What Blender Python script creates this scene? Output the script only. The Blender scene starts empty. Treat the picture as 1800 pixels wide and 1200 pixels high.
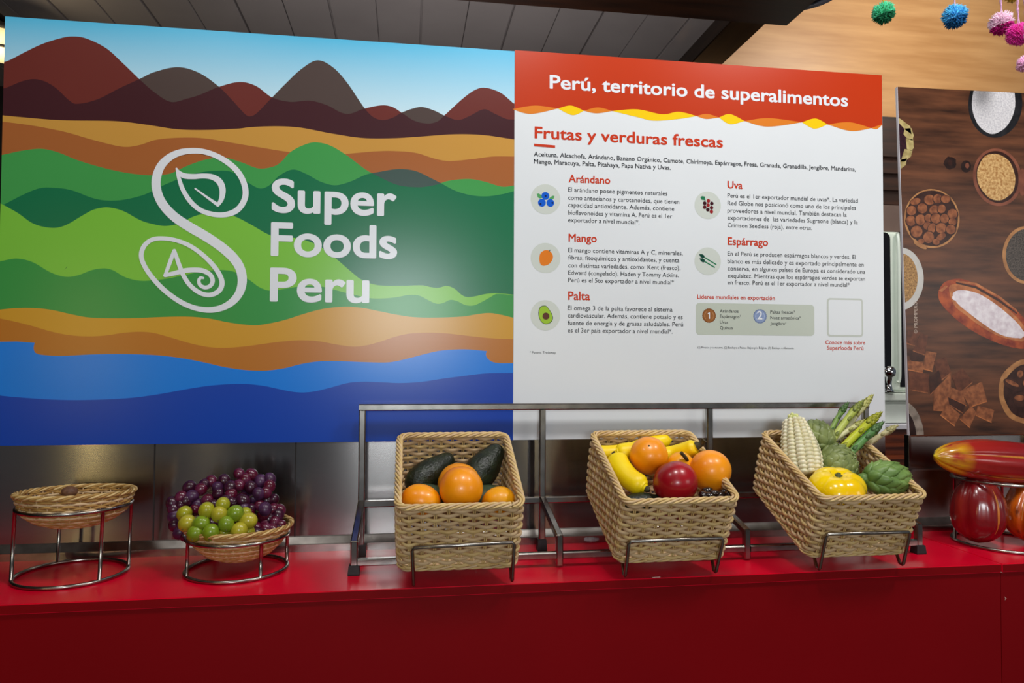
import bpy, math, random
from math import sin, cos, pi, radians
from mathutils import Vector, Matrix, noise
from mathutils.geometry import tessellate_polygon

random.seed(7)
S = bpy.context.scene
COL = S.collection

# ------------------------------------------------------------------ camera, world, lights, exposure
F, YAW, PITCH, ROLL, HC = 1260.3, 0.146, 0.0267, 0.0049, 0.3958
_cy, _sy, _cp, _sp = cos(YAW), sin(YAW), cos(PITCH), sin(PITCH)
FW = Vector((_sy*_cp, _cy*_cp, _sp))
_r0 = Vector((_cy, -_sy, 0)); _u0 = _r0.cross(FW)
RT = cos(ROLL)*_r0 + sin(ROLL)*_u0
UP = -sin(ROLL)*_r0 + cos(ROLL)*_u0
CAM = Vector((0, 0, HC))
cam_data = bpy.data.cameras.new('camera'); cam = bpy.data.objects.new('camera', cam_data); COL.objects.link(cam)
cam_data.sensor_width = 36; cam_data.lens = F/1800*36; cam_data.clip_start = 0.02
cam.matrix_world = Matrix(((RT.x, UP.x, -FW.x, CAM.x), (RT.y, UP.y, -FW.y, CAM.y), (RT.z, UP.z, -FW.z, CAM.z), (0, 0, 0, 1)))
S.camera = cam

world = bpy.data.worlds.new('world'); S.world = world; world.use_nodes = True
_bg = world.node_tree.nodes['Background']; _bg.inputs[0].default_value = (0.80, 0.88, 1.0, 1); _bg.inputs[1].default_value = 0.14

def area(name, loc, target, size, power, color, sy=None):
    d = bpy.data.lights.new(name, 'AREA'); d.energy = power; d.color = color; d.size = size
    if sy: d.shape = 'RECTANGLE'; d.size_y = sy
    o = bpy.data.objects.new(name, d); COL.objects.link(o); o.location = loc
    o.rotation_euler = (Vector(target)-Vector(loc)).to_track_quat('-Z', 'Y').to_euler()
    return o
# daylight through the wide opening behind the photographer
area('window_and_fill', (-0.02, -2.2, 0.76), (0.1, 1.5, 0.5), 0.62, 28, (0.90, 0.96, 1.0), 0.62)
# ceiling spots of the stand, over the counter
area('ceiling_spot', (-0.70, 0.55, 1.80), (-0.35, 1.45, 0.30), 0.28, 4.2, (1.0, 0.96, 0.92))
area('ceiling_spot', (0.35, 0.55, 1.80), (0.35, 1.45, 0.30), 0.28, 10.5, (1.0, 0.98, 0.96))
area('ceiling_spot', (1.30, 0.60, 1.80), (1.20, 1.45, 0.20), 0.25, 14, (1.0, 0.97, 0.94))
area('window_and_fill', (3.9, -2.0, 0.95), (1.3, 1.5, 0.2), 1.5, 17, (1.0, 0.96, 0.92), 1.1)  # added unseen fill light, brightens the right-hand steel, pods and counter
# warm strip lamps far behind the photographer, seen in the steel
area('warm_lamp', (-2.12, -2.2, 0.55), (-0.6, 1.5, 0.1), 0.07, 4, (1.0, 0.78, 0.32), 0.9)
area('warm_lamp', (-1.36, -2.2, 0.8), (-0.3, 1.5, 0.2), 0.07, 1.0, (1.0, 0.85, 0.5), 0.8)
area('warm_lamp', (0.97, -2.2, 0.6), (0.3, 1.5, 0.2), 0.07, 1.6, (1.0, 0.82, 0.45), 0.8)
# lamps of the kitchen behind the stand
area('kitchen_lamp', (2.7, 2.2, 2.35), (2.3, 3.6, 1.6), 0.5, 22, (1.0, 0.93, 0.84))
area('kitchen_lamp', (1.75, 2.5, 1.2), (1.85, 3.1, 0.35), 0.3, 3, (0.95, 1.0, 0.97))
area('kitchen_lamp', (0.0, 2.3, 0.7), (0.4, 3.0, 1.9), 0.5, 7, (1.0, 0.93, 0.9))

vs = S.view_settings
vs.view_transform = 'Standard'; vs.look = 'None'; vs.gamma = 1.0; vs.exposure = 0.0; vs.use_curve_mapping = False

# ------------------------------------------------------------------ pixel of the photograph -> point in the place
def ray(x, y): return RT*((x-900)/F) - UP*((y-600)/F) + FW
def at(x, y, Y):
    d = ray(x, y); return CAM + d*(Y/d.y)
def on_z(x, y, z=0.0):
    d = ray(x, y); return CAM + d*((z-CAM.z)/d.z)
def depth(P): return (P-CAM).dot(FW)

# ------------------------------------------------------------------ materials
def lin(c):
    c = c/255.0
    return c/12.92 if c <= 0.04045 else ((c+0.055)/1.055)**2.4
def rgb(c, k=1.0): return (lin(c[0])*k, lin(c[1])*k, lin(c[2])*k, 1)
def mat(name, c, rough=0.5, metal=0.0, spec=0.5, c2=None, nscale=40, nstretch=(1, 1, 1), ndetail=4, lo=0.35, hi=0.65,
        bump=0.0, bscale=None, bstretch=None, coat=0.0, coat_rough=0.1, sheen=0.0, sss=0.0, emit=0.0):
    m = bpy.data.materials.new(name); m.use_nodes = True
    nt = m.node_tree; b = nt.nodes['Principled BSDF']
    b.inputs['Base Color'].default_value = rgb(c); b.inputs['Roughness'].default_value = rough
    b.inputs['Metallic'].default_value = metal; b.inputs['Specular IOR Level'].default_value = spec
    b.inputs['Coat Weight'].default_value = coat; b.inputs['Coat Roughness'].default_value = coat_rough
    if sheen: b.inputs['Sheen Weight'].default_value = sheen
    if sss:
        b.inputs['Subsurface Weight'].default_value = sss; b.inputs['Subsurface Radius'].default_value = (0.01, 0.004, 0.002)
    if emit:
        b.inputs['Emission Color'].default_value = rgb(c); b.inputs['Emission Strength'].default_value = emit
    tc = nt.nodes.new('ShaderNodeTexCoord')
    def tex(scale, stretch, det):
        mp = nt.nodes.new('ShaderNodeMapping'); mp.inputs['Scale'].default_value = stretch
        n = nt.nodes.new('ShaderNodeTexNoise'); n.inputs['Scale'].default_value = scale; n.inputs['Detail'].default_value = det
        nt.links.new(tc.outputs['Object'], mp.inputs[0]); nt.links.new(mp.outputs[0], n.inputs['Vector']); return n
    if c2 is not None:
        n = tex(nscale, nstretch, ndetail); cr = nt.nodes.new('ShaderNodeValToRGB')
        cr.color_ramp.elements[0].position = lo; cr.color_ramp.elements[1].position = hi
        cr.color_ramp.elements[0].color = rgb(c); cr.color_ramp.elements[1].color = rgb(c2)
        nt.links.new(n.outputs['Fac'], cr.inputs[0]); nt.links.new(cr.outputs[0], b.inputs['Base Color'])
    if bump:
        n = tex(bscale or nscale, bstretch or nstretch, 3); bp = nt.nodes.new('ShaderNodeBump')
        bp.inputs['Strength'].default_value = bump; bp.inputs['Distance'].default_value = 0.002
        nt.links.new(n.outputs['Fac'], bp.inputs['Height']); nt.links.new(bp.outputs[0], b.inputs['Normal'])
    return m
def ramp_mat(name, stops, axis, lo, hi, rough=0.4, coat=0.0, mixc=None, nscale=30, bump=0.0, nstretch=(1, 1, 1), mlo=.5, mhi=.7, spec=.5):
    """colour that runs along one axis of the thing itself (a pod's tip, a fruit's blush, a printed sky)"""
    m = mat(name, stops[0][1], rough=rough, coat=coat, bump=bump, bscale=nscale, bstretch=nstretch, spec=spec)
    nt = m.node_tree; b = nt.nodes['Principled BSDF']
    tc = nt.nodes.new('ShaderNodeTexCoord'); sp = nt.nodes.new('ShaderNodeSeparateXYZ'); nt.links.new(tc.outputs['Object'], sp.inputs[0])
    mr = nt.nodes.new('ShaderNodeMapRange'); mr.inputs[1].default_value = lo; mr.inputs[2].default_value = hi
    nt.links.new(sp.outputs[axis], mr.inputs[0])
    cr = nt.nodes.new('ShaderNodeValToRGB'); els = cr.color_ramp.elements
    while len(els) < len(stops): els.new(0.5)
    for e, (p, c) in zip(els, stops): e.position = p; e.color = rgb(c)
    nt.links.new(mr.outputs[0], cr.inputs[0]); out = cr.outputs[0]
    if mixc:
        mp = nt.nodes.new('ShaderNodeMapping'); mp.inputs['Scale'].default_value = nstretch
        n = nt.nodes.new('ShaderNodeTexNoise'); n.inputs['Scale'].default_value = nscale; n.inputs['Detail'].default_value = 5
        nt.links.new(tc.outputs['Object'], mp.inputs[0]); nt.links.new(mp.outputs[0], n.inputs['Vector'])
        c2 = nt.nodes.new('ShaderNodeValToRGB'); c2.color_ramp.elements[0].position = mlo; c2.color_ramp.elements[1].position = mhi
        nt.links.new(n.outputs['Fac'], c2.inputs[0])
        mx = nt.nodes.new('ShaderNodeMix'); mx.data_type = 'RGBA'
        nt.links.new(c2.outputs[0], mx.inputs[0]); nt.links.new(out, mx.inputs[6]); mx.inputs[7].default_value = rgb(mixc); out = mx.outputs[2]
    nt.links.new(out, b.inputs['Base Color'])
    return m

# ------------------------------------------------------------------ mesh building
class MB:
    def __init__(s): s.v = []; s.f = []; s.m = []; s.s = []
    def face(s, idx, mi=0, sm=True): s.f.append(tuple(idx)); s.m.append(mi); s.s.append(sm)
    def grid(s, rows, cu=False, cv=False, mi=0, sm=True):
        base = len(s.v); nu, nv = len(rows), len(rows[0])
        for r in rows: s.v.extend(tuple(p) for p in r)
        for i in range(nu if cu else nu-1):
            for j in range(nv if cv else nv-1):
                a, b = i, (i+1) % nu; c, d = j, (j+1) % nv
                s.face((base+a*nv+c, base+a*nv+d, base+b*nv+d, base+b*nv+c), mi, sm)
    def tube(s, path, rad, sides=8, closed=False, mi=0, caps=True, flat=1.0, up=None):
        path = [Vector(p) for p in path]; n = len(path)
        if not hasattr(rad, '__len__'): rad = [rad]*n
        rows = []; prev = None
        for i, p in enumerate(path):
            t = (path[(i+1) % n]-path[i-1]) if closed else (path[min(i+1, n-1)]-path[max(i-1, 0)])
            t.normalize()
            if up is not None: nrm = Vector(up)
            elif prev is None: nrm = Vector((0, 0, 1)) if abs(t.z) < .9 else Vector((1, 0, 0))
            else: nrm = prev
            nrm = nrm - t*nrm.dot(t)
            if nrm.length < 1e-6: nrm = t.orthogonal()
            nrm.normalize(); prev = nrm; bn = t.cross(nrm)
            rows.append([p + (nrm*cos(2*pi*k/sides) + bn*flat*sin(2*pi*k/sides))*rad[i] for k in range(sides)])
        b0 = len(s.v); s.grid(rows, cu=closed, cv=True, mi=mi)
        if caps and not closed:
            s.face([b0+k for k in range(sides)], mi, False); s.face([b0+(n-1)*sides+k for k in reversed(range(sides))], mi, False)
    def box(s, lo, hi, mi=0, bev=0.0):
        x0, y0, z0 = lo; x1, y1, z1 = hi
        if not bev:
            b = len(s.v); s.v += [(x0, y0, z0), (x1, y0, z0), (x1, y1, z0), (x0, y1, z0), (x0, y0, z1), (x1, y0, z1), (x1, y1, z1), (x0, y1, z1)]
            for q in ((0, 3, 2, 1), (4, 5, 6, 7), (0, 1, 5, 4), (1, 2, 6, 5), (2, 3, 7, 6), (3, 0, 4, 7)): s.face([b+k for k in q], mi, False)
        else:
            import bmesh
            bm = bmesh.new(); bmesh.ops.create_cube(bm, size=1.0)
            for v in bm.verts: v.co = Vector((x0+(v.co.x+.5)*(x1-x0), y0+(v.co.y+.5)*(y1-y0), z0+(v.co.z+.5)*(z1-z0)))
            bmesh.ops.bevel(bm, geom=list(bm.edges), offset=bev, segments=2, affect='EDGES')
            b = len(s.v); bm.verts.index_update()
            s.v += [tuple(v.co) for v in bm.verts]
            for f in bm.faces: s.face([b+v.index for v in f.verts], mi, False)
            bm.free()
    def bar(s, a, b, w, mi=0, up=(0, 0, 1), h=None):
        """square tube from a to b"""
        a, b = Vector(a), Vector(b); t = (b-a).normalized(); u = Vector(up); u = u-t*u.dot(t)
        if u.length < 1e-4: u = Vector((0, 1, 0))
        u.normalize(); r = t.cross(u); h = h or w; e = min(w, h)*.16
        prof = [(-w/2+e, -h/2), (w/2-e, -h/2), (w/2, -h/2+e), (w/2, h/2-e), (w/2-e, h/2), (-w/2+e, h/2), (-w/2, h/2-e), (-w/2, -h/2+e)]
        b0 = len(s.v)
        for p in (a, b): s.v += [tuple(p + r*x + u*y) for x, y in prof]
        for k in range(8): s.face((b0+k, b0+(k+1) % 8, b0+8+(k+1) % 8, b0+8+k), mi, False)
        s.face([b0+k for k in reversed(range(8))], mi, False); s.face([b0+8+k for k in range(8)], mi, False)
    def poly(s, pts, mi=0, sm=False):
        """flat polygon, any outline, facing the viewer side (-Y)"""
        b = len(s.v); s.v += [tuple(p) for p in pts]
        for t in tessellate_polygon([[Vector((p[0], p[2], 0)) for p in pts]]):
            a, c, d = (Vector(pts[k]) for k in t)
            n = (c-a).cross(d-a); q = t if n.y < 0 else (t[0], t[2], t[1])
            s.face([b+k for k in q], mi, sm)
    def ball(s, c, r, nu=14, nv=10, mi=0, sx=1, sy=1, sz=1, fn=None):
        rows = []
        for i in range(nv+1):
            th = pi*i/nv; row = []
            for j in range(nu):
                ph = 2*pi*j/nu; d = Vector((sin(th)*cos(ph), sin(th)*sin(ph), cos(th)))
                k = fn(d, th, ph) if fn else 1.0
                row.append(Vector(c)+Vector((d.x*sx, d.y*sy, d.z*sz))*r*k)
            rows.append(row)
        s.grid([list(reversed(x)) for x in rows], cv=True, mi=mi)
    def lathe(s, prof, n=32, mi=0, fn=None):
        rows = []
        for i, (r, z) in enumerate(prof):
            rows.append([Vector((r*cos(2*pi*j/n), r*sin(2*pi*j/n), z))*1.0 if not fn else fn(r, z, 2*pi*j/n, i) for j in range(n)])
        s.grid(rows, cv=True, mi=mi)
    def mesh(s, name, mats, off=(0, 0, 0), xf=None):
        me = bpy.data.meshes.new(name)
        o = Vector(off)
        me.from_pydata([tuple((xf @ Vector(p)) if xf else Vector(p)-o) for p in s.v], [], s.f)
        for m in (mats if isinstance(mats, (list, tuple)) else [mats]): me.materials.append(m)
        me.polygons.foreach_set('material_index', s.m); me.polygons.foreach_set('use_smooth', s.s); me.update()
        return me

def world_off(o):
    v = Vector(o.location)
    while o.parent: o = o.parent; v += Vector(o.location)
    return v
def obj(name, mb, mats, parent=None, label=None, local=False, origin=None):
    """link ONE mesh object; verts given in place coordinates unless local"""
    if parent is not None:
        off = (0, 0, 0) if local else world_off(parent)
        o = bpy.data.objects.new(name, mb.mesh(name, mats, off)); COL.objects.link(o); o.parent = parent
    else:
        off = origin or (0, 0, 0)
        o = bpy.data.objects.new(name, mb.mesh(name, mats, off)); COL.objects.link(o); o.location = off
    if label: o['label'] = label
    return o
def tag(o, label, cat, group=None):
    o['label'] = label; o['category'] = cat
    if group: o['group'] = group
    return o
def thing(name, label, cat, loc=(0, 0, 0), group=None):
    o = bpy.data.objects.new(name, None); o.empty_display_size = .03; COL.objects.link(o); o.location = loc
    return tag(o, label, cat, group)
def struct(name, mb, mats):
    o = obj(name, mb, mats); o['kind'] = 'structure'; return o
def copy_tree(root):
    r = root.copy(); COL.objects.link(r)
    def rec(src, dst):
        for ch in list(src.children):
            c = ch.copy(); COL.objects.link(c); c.parent = dst; rec(ch, c)
    rec(root, r); return r
def place(o, P, axis=None, spin=0.0, scale=None):
    """local Z of the thing turned to axis"""
    q = Vector(axis).to_track_quat('Z', 'Y') if axis is not None else Matrix.Identity(3).to_quaternion()
    M = Matrix.Translation(P) @ q.to_matrix().to_4x4() @ Matrix.Rotation(spin, 4, 'Z')
    if scale: M = M @ Matrix.Diagonal((*scale, 1))
    o.matrix_world = M; return o
def crom(P, n=8, closed=False):
    """Catmull-Rom through points"""
    P = [Vector(p) for p in P]; out = []; N = len(P)
    for i in range(N if closed else N-1):
        g = (lambda k: P[k % N]) if closed else (lambda k: P[max(0, min(N-1, k))])
        a, b, c, d = g(i-1), g(i), g(i+1), g(i+2)
        for k in range(n):
            t = k/n
            out.append(.5*((2*b)+(c-a)*t+(2*a-5*b+4*c-d)*t*t+(3*b-a-3*c+d)*t**3))
    if not closed: out.append(P[-1])
    return out

# ------------------------------------------------------------------ fixed measures (metres, counter top at z = 0)
YB = 1.515         # printed face of the boards
YS = 1.548         # steel sheet
FLOOR = -1.1
CEIL = 1.9

# ------------------------------------------------------------------ material library
M = {}
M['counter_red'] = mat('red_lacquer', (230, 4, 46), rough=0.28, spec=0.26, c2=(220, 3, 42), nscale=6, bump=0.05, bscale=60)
M['counter_red_shaded'] = mat('red_lacquer_shaded', (128, 1, 10), rough=.42, spec=.16, c2=(124, 1, 9), nscale=4)  # same red lacquer, the shade on the front put into its colour
M['steel'] = mat('brushed_steel', (146, 142, 139), rough=0.19, metal=1.0, c2=(138, 135, 133), nscale=30, nstretch=(1, 1, 30))
def brushed(m):
    """grain runs sideways, so reflections stretch up and down"""
    nt = m.node_tree; b = nt.nodes['Principled BSDF']; b.inputs['Anisotropic'].default_value = 0.93
    tg = nt.nodes.new('ShaderNodeTangent'); tg.direction_type = 'UV_MAP'; tg.uv_map = 'grain'
    nt.links.new(tg.outputs[0], b.inputs['Tangent'])
brushed(M['steel'])
M['tube'] = mat('steel_tube', (176, 172, 166), rough=0.22, metal=1.0, c2=(150, 146, 140), nscale=40)
M['wire'] = mat('steel_wire', (170, 165, 158), rough=0.25, metal=1.0, c2=(140, 134, 128), nscale=60)
M['rubber'] = mat('black_rubber', (22, 22, 24), rough=0.6, c2=(32, 32, 34), nscale=80)
M['wicker'] = mat('pale_wicker', (232, 204, 144), rough=.5, spec=.4, c2=(196, 160, 100), nscale=26, lo=.3, hi=.75, bump=.25, bscale=220)
M['wicker2'] = mat('grey_wicker', (228, 198, 154), rough=.55, spec=.35, c2=(190, 158, 118), nscale=22, lo=.3, hi=.75, bump=.25, bscale=220)
M['wicker3'] = mat('brown_wicker', (200, 160, 92), rough=0.6, spec=0.3, c2=(146, 104, 52), nscale=30, lo=.3, hi=.75, bump=.25, bscale=220)
M['foam'] = mat('white_foam_board', (226, 224, 232), rough=0.6, c2=(218, 216, 224), nscale=20)
M['ceil'] = mat('grey_ceiling_panel', (176, 170, 170), rough=0.22, spec=0.5, c2=(168, 162, 162), nscale=3)
M['dark'] = mat('dark_paint', (30, 24, 22), rough=0.6, c2=(22, 18, 16), nscale=5)
M['dark_wood'] = mat('dark_brown_wood', (58, 30, 14), rough=0.4, c2=(34, 17, 8), nscale=3, nstretch=(1, 10, 10), bump=.1)
M['beam_wood'] = mat('dark_beam_wood', (52, 34, 18), rough=0.3, c2=(30, 19, 10), nscale=3, nstretch=(14, 1, 14), bump=.1)
M['light_wood'] = mat('honey_plywood', (214, 166, 112), rough=0.4, c2=(186, 136, 84), nscale=2.2, nstretch=(1, 4, 9), ndetail=8, lo=.3, hi=.72, bump=.05, bscale=30)
M['cab_wood'] = mat('red_brown_cabinet_wood', (150, 66, 22), rough=0.35, c2=(104, 42, 12), nscale=4, nstretch=(1, 4, 10))
M['taupe'] = mat('taupe_panel', (112, 92, 84), rough=0.5, c2=(100, 80, 72), nscale=6)
M['enamel'] = mat('white_enamel', (226, 234, 224), rough=0.25, c2=(218, 228, 216), nscale=6)
M['glass_dark'] = mat('black_glass', (14, 12, 16), rough=0.08, c2=(20, 18, 22), nscale=6)
M['chrome'] = mat('chrome', (205, 208, 212), rough=0.08, metal=1.0, c2=(190, 192, 196), nscale=20)
M['floor'] = mat('floor_tile', (120, 110, 100), rough=0.5, c2=(104, 96, 88), nscale=5)

def fnoise(P, s, seed=0.0): return noise.noise(Vector((P.x*s+seed, P.y*s-seed, P.z*s+2*seed)))

# ================================================================== THE SETTING
mb = MB(); mb.box((-4.5, -4.5, FLOOR-.05), (5.5, 6, FLOOR)); struct('floor', mb, M['floor'])
mb = MB()
pw = 0.1945; x0 = at(661.1, 0, 1.0); X_seam = (x0-CAM).x/(x0-CAM).z*(CEIL-HC)  # one seam of the photo fixes the rest
k0 = -14
BEAM_L = on_z(1263.3, 36.7, CEIL-.02).x; BEAM_R = on_z(1344.4, 44, CEIL-.08).x
for k in range(k0, 20):
    a = X_seam + k*pw; b = a + pw - (.004 if k % 2 else .009)
    if a > BEAM_L: break
    mb.box((a, -3.5, CEIL), (min(b, BEAM_L+.02), 4.6, CEIL+.02), bev=.002)
mb.box((-4.5, -4.5, CEIL+.021), (BEAM_L+.05, 4.7, CEIL+.05))
mb.box((BEAM_L+.05, -4.5, CEIL+.9), (5.5, 4.7, CEIL+.95))
struct('ceiling', mb, M['ceil'])
mb = MB(); mb.box((BEAM_L, -1.5, CEIL-.08), (BEAM_R, 3.60, CEIL+.9), bev=.004); struct('trim_1', mb, M['beam_wood'])
# header beam over the stand, across the view
HX1 = on_z(1383.3, 46.2, 1.4).x; HY1 = on_z(1383.3, 46.2, 1.4).y
mb = MB(); mb.box((-2.6, HY1-.42, 1.4), (HX1, HY1, 1.72), bev=.003); struct('trim_2', mb, M['dark_wood'])
mb = MB(); mb.box((-4.5, 4.3, FLOOR), (5.5, 4.35, CEIL+.95)); struct('wall_back', mb, M['dark'])
mb = MB(); mb.box((-4.5, -4.5, FLOOR), (-4.45, 4.3, CEIL)); struct('wall_left', mb, M['dark'])
# honey plywood fascia over the kitchen opening
FY = 3.6
fz = at(1563, 235, FY).z
mb = MB(); mb.box((BEAM_L+.1, FY, fz), (5.5, FY+.04, CEIL+.9), bev=.003); struct('wall_fascia', mb, M['light_wood'])
# ---- kitchen strip seen between the two boards
KY = 3.0
def kz(y, Y=KY): return at(1575, y, Y).z
kx0, kx1 = at(1500, 500, KY).x, at(1720, 500, KY).x
mb = MB(); mb.box((kx0-.3, KY+.35, FLOOR), (kx1+.6, KY+.4, fz)); struct('wall_kitchen', mb, M['dark_wood'])
t = thing('kitchen_cabinet', 'dark brown wooden wall cabinet glimpsed in the gap between the boards', 'cabinet', (kx0, KY+.2, kz(405)))
mb = MB(); mb.box((kx0-.1, KY+.10, kz(352)), (kx1+.2, KY+.34, kz(238)), bev=.004); obj('upper_door', mb, M['dark_wood'], t)
for y in (262, 292, 322):
    mb = MB(); mb.box((kx0-.1, KY+.085, kz(y+4)), (kx1+.2, KY+.10, kz(y-4)), bev=.002); obj('door_slat', mb, M['dark_wood'], t)
mb = MB(); mb.box((kx0-.1, KY+.06, kz(404)), (kx1+.2, KY+.34, kz(355)), bev=.004); obj('valance_panel', mb, M['taupe'], t, 'taupe panel below the doors')
# white appliance with a rounded black window
ax1 = at(1581, 500, KY).x; ax0 = ax1-.52
t = thing('kitchen_appliance', 'white enamel kitchen machine with rounded black window, behind the gap between boards', 'appliance', (ax0, KY, kz(690)))
mb = MB(); mb.box((ax0, KY, kz(689)), (ax1+.06, KY+.3, kz(407)), bev=.012); obj('body', mb, M['enamel'], t)
def rrect(x0, z0, x1, z1, r, y, n=6):
    P = []
    for cx, cz, a0 in ((x1-r, z1-r, 0), (x0+r, z1-r, pi/2), (x0+r, z0+r, pi), (x1-r, z0+r, 3*pi/2)):
        for k in range(n+1): P.append(Vector((cx+r*cos(a0+k*pi/2/n), y, cz+r*sin(a0+k*pi/2/n))))
    return P
def slab(mb, P, th, mi=0):
    """outline with thickness th going to +Y"""
    mb.poly(P, mi); n = len(P); b = len(mb.v)
    mb.v += [tuple(p) for p in P] + [(p[0], p[1]+th, p[2]) for p in P]
    for k in range(n):
        q = (b+k, b+(k+1) % n, b+n+(k+1) % n, b+n+k); mb.face(q, mi, False)
mb = MB(); slab(mb, rrect(ax0+.06, kz(690), at(1564.5, 500, KY).x, kz(409), .03, KY-.004), .006); obj('window_pane', mb, M['glass_dark'], t, 'rounded black glass pane')
ex = at(1575.5, 500, KY).x
mb = MB(); mb.tube(crom([(ex, KY-.012, kz(410)), (ex, KY-.018, kz(450)), (ex, KY-.018, kz(600)), (ex-.002, KY-.018, kz(662)), (ex-.012, KY-.018, kz(672))], 6), .008, 10); obj('handle_bar', mb, M['enamel'], t)
mb = MB(); mb.box((at(1580.5, 500, KY).x, KY-.004, kz(680)), (at(1590, 500, KY).x, KY+.001, kz(408))); obj('side_seal', mb, M['glass_dark'], t)
kc = at(1562, 655, KY-.06)
mb = MB(); mb.lathe([(0, .03), (.02, .028), (.03, .012), (.03, -.012), (.018, -.02), (.012, -.05), (.016, -.075), (.024, -.085), (0, -.086)], 20)
o = obj('knob', mb, M['chrome'], t, 'chrome tap knob', local=True); o.location = kc - Vector(t.location)
mb = MB(); mb.tube([kc+Vector((0, 0, -.02)), kc+Vector((0, .03, -.02)), kc+Vector((0, .07, -.02))], .01, 10); obj('tap_stem', mb, M['chrome'], t)
t = thing('kitchen_counter', 'white ledge and red-brown wooden cabinet base behind the gap between boards', 'counter', (kx0, KY, FLOOR))
mb = MB(); mb.box((kx0-.2, KY-.06, kz(703)), (kx1+.3, KY+.34, kz(690)), bev=.004); obj('ledge', mb, M['enamel'], t)
mb = MB(); mb.box((kx0-.2, KY-.03, kz(742)), (kx1+.3, KY+.34, kz(704)), bev=.002); obj('apron', mb, M['enamel'], t)
mb = MB(); mb.box((kx0-.2, KY-.09, kz(751)), (kx1+.3, KY+.34, kz(743)), bev=.002); obj('worktop', mb, M['foam'], t)
mb = MB(); mb.box((kx0-.2, KY-.05, FLOOR), (kx1+.3, KY+.34, kz(752)), bev=.002); obj('cabinet_base', mb, M['cab_wood'], t)
for y in (779, 800):
    mb = MB(); mb.box((kx0-.2, KY-.075, kz(y+4)), (kx1+.3, KY-.05, kz(y-4)), bev=.004); obj('moulding', mb, M['cab_wood'], t)

# ---- lantern at the far left, behind the board
LY = 3.2
lp = at(5, 82, LY)
t = thing('wall_lantern', 'lit warm lantern with black iron bracket, peeking out left of the landscape board', 'lamp', lp)
mb = MB(); mb.lathe([(0, -.056), (.05, -.052), (.085, -.025), (.09, .02), (.075, .05), (0, .055)], 20); o = obj('glass_shade', mb, mat('lit_shade', (255, 226, 160), rough=.4, emit=1.0, c2=(255, 236, 190), nscale=12), t, local=True)
mb = MB(); mb.lathe([(0, .10), (.05, .085), (.09, .062), (.088, .048), (0, .052)], 20); obj('cap', mb, M['dark'], t, local=True)
mb = MB(); mb.tube([Vector((.095*cos(a), .095*sin(a), -.03)) for a in [2*pi*k/24 for k in range(24)]], .006, 6, closed=True); obj('band', mb, M['dark'], t, local=True)
mb = MB(); mb.tube(crom([(-.02, -.1, .1), (-.03, -.12, .05), (.0, -.115, .03), (.01, -.12, -.005), (-.015, -.12, -.02)], 6), .011, 8); mb.tube([(-.02, -.1, .1), (-.02, 0, .13), (-.02, 1.05, .16)], .012, 8); obj('bracket', mb, M['dark'], t, local=True)
ld = bpy.data.lights.new('lantern_bulb', 'POINT'); ld.energy = 3; ld.color = (1, .8, .5); ld.shadow_soft_size = .08
lo = bpy.data.objects.new('lantern_bulb', ld); COL.objects.link(lo); lo.location = lp+Vector((0, -.15, -.1))

# ---- round dark lamp at the right end of the header beam
c0 = on_z(1412, -14, 1.43)
t = thing('round_lamp', 'round dark lamp with grey rim at the right end of the header beam', 'lamp', c0)
mb = MB(); mb.lathe([(0, .0), (.085, .0), (.095, .01), (.1, .05), (.08, .12), (.02, .16), (0, .16)], 36); obj('shade', mb, M['dark'], t, local=True)
mb = MB(); mb.lathe([(.082, -.004), (.104, -.004), (.108, .006), (.1, .012), (.083, .006), (.082, -.004)], 36); obj('rim', mb, mat('grey_rim', (150, 156, 176), rough=.35, metal=.3, c2=(130, 136, 156), nscale=9), t, local=True)
mb = MB(); mb.tube([(0, 0, .15), (0, 0, .47)], .012, 8); obj('stem', mb, M['dark'], t, local=True)

# ================================================================== COUNTER
YF = 1.2685
XJ = on_z(1758, 990).x
def counter(x0, x1, label):
    t = thing('counter', label, 'counter', (x0, YF, FLOOR))
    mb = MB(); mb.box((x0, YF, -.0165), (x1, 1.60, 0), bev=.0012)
    mb.m = [1 if max(mb.v[i][1] for i in f) < YF+.0008 else 0 for f in mb.f]     # edge strip takes the red with shade painted in
    obj('countertop', mb, [M['counter_red'], M['counter_red_shaded']], t)
    mb = MB(); mb.box((x0, YF+.004, FLOOR), (x1, YF+.024, -.0166)); obj('front_panel', mb, M['counter_red_shaded'], t)
    mb = MB(); mb.box((x0, YF+.024, FLOOR), (x1, 1.60, -.2)); obj('carcass', mb, M['counter_red_shaded'], t)
    return t
counter(-1.6, XJ, 'long red lacquered counter carrying the bowls and the basket rack')
ct = counter(XJ+.0012, 2.6, 'red lacquered counter section at far right under the cacao pods')
chip = mat('bare_chip', (214, 170, 160), rough=.7, c2=(190, 140, 130), nscale=200)
def chip_at(par, pts, y):
    mb = MB(); P = [at(px, py, y) for px, py in pts]; mb.poly(P); o = obj('paint_chip', mb, chip, par, 'bare pale chip in the red lacquer'); return o
first = [o for o in bpy.data.objects if o.name == 'counter'][0]
chip_at(first, [(1754, 1004), (1758, 1005.5), (1763, 1007), (1761, 1004.5), (1757, 1003)], YF+.0035)
chip_at(ct, [(1765.5, 1048), (1769.5, 1051.5), (1766.5, 1055), (1767, 1051.5)], YF+.0035)
chip_at(first, [(1146, 1014), (1160, 1013), (1161, 1014.6), (1147, 1015.6)], YF-.0003)

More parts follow.
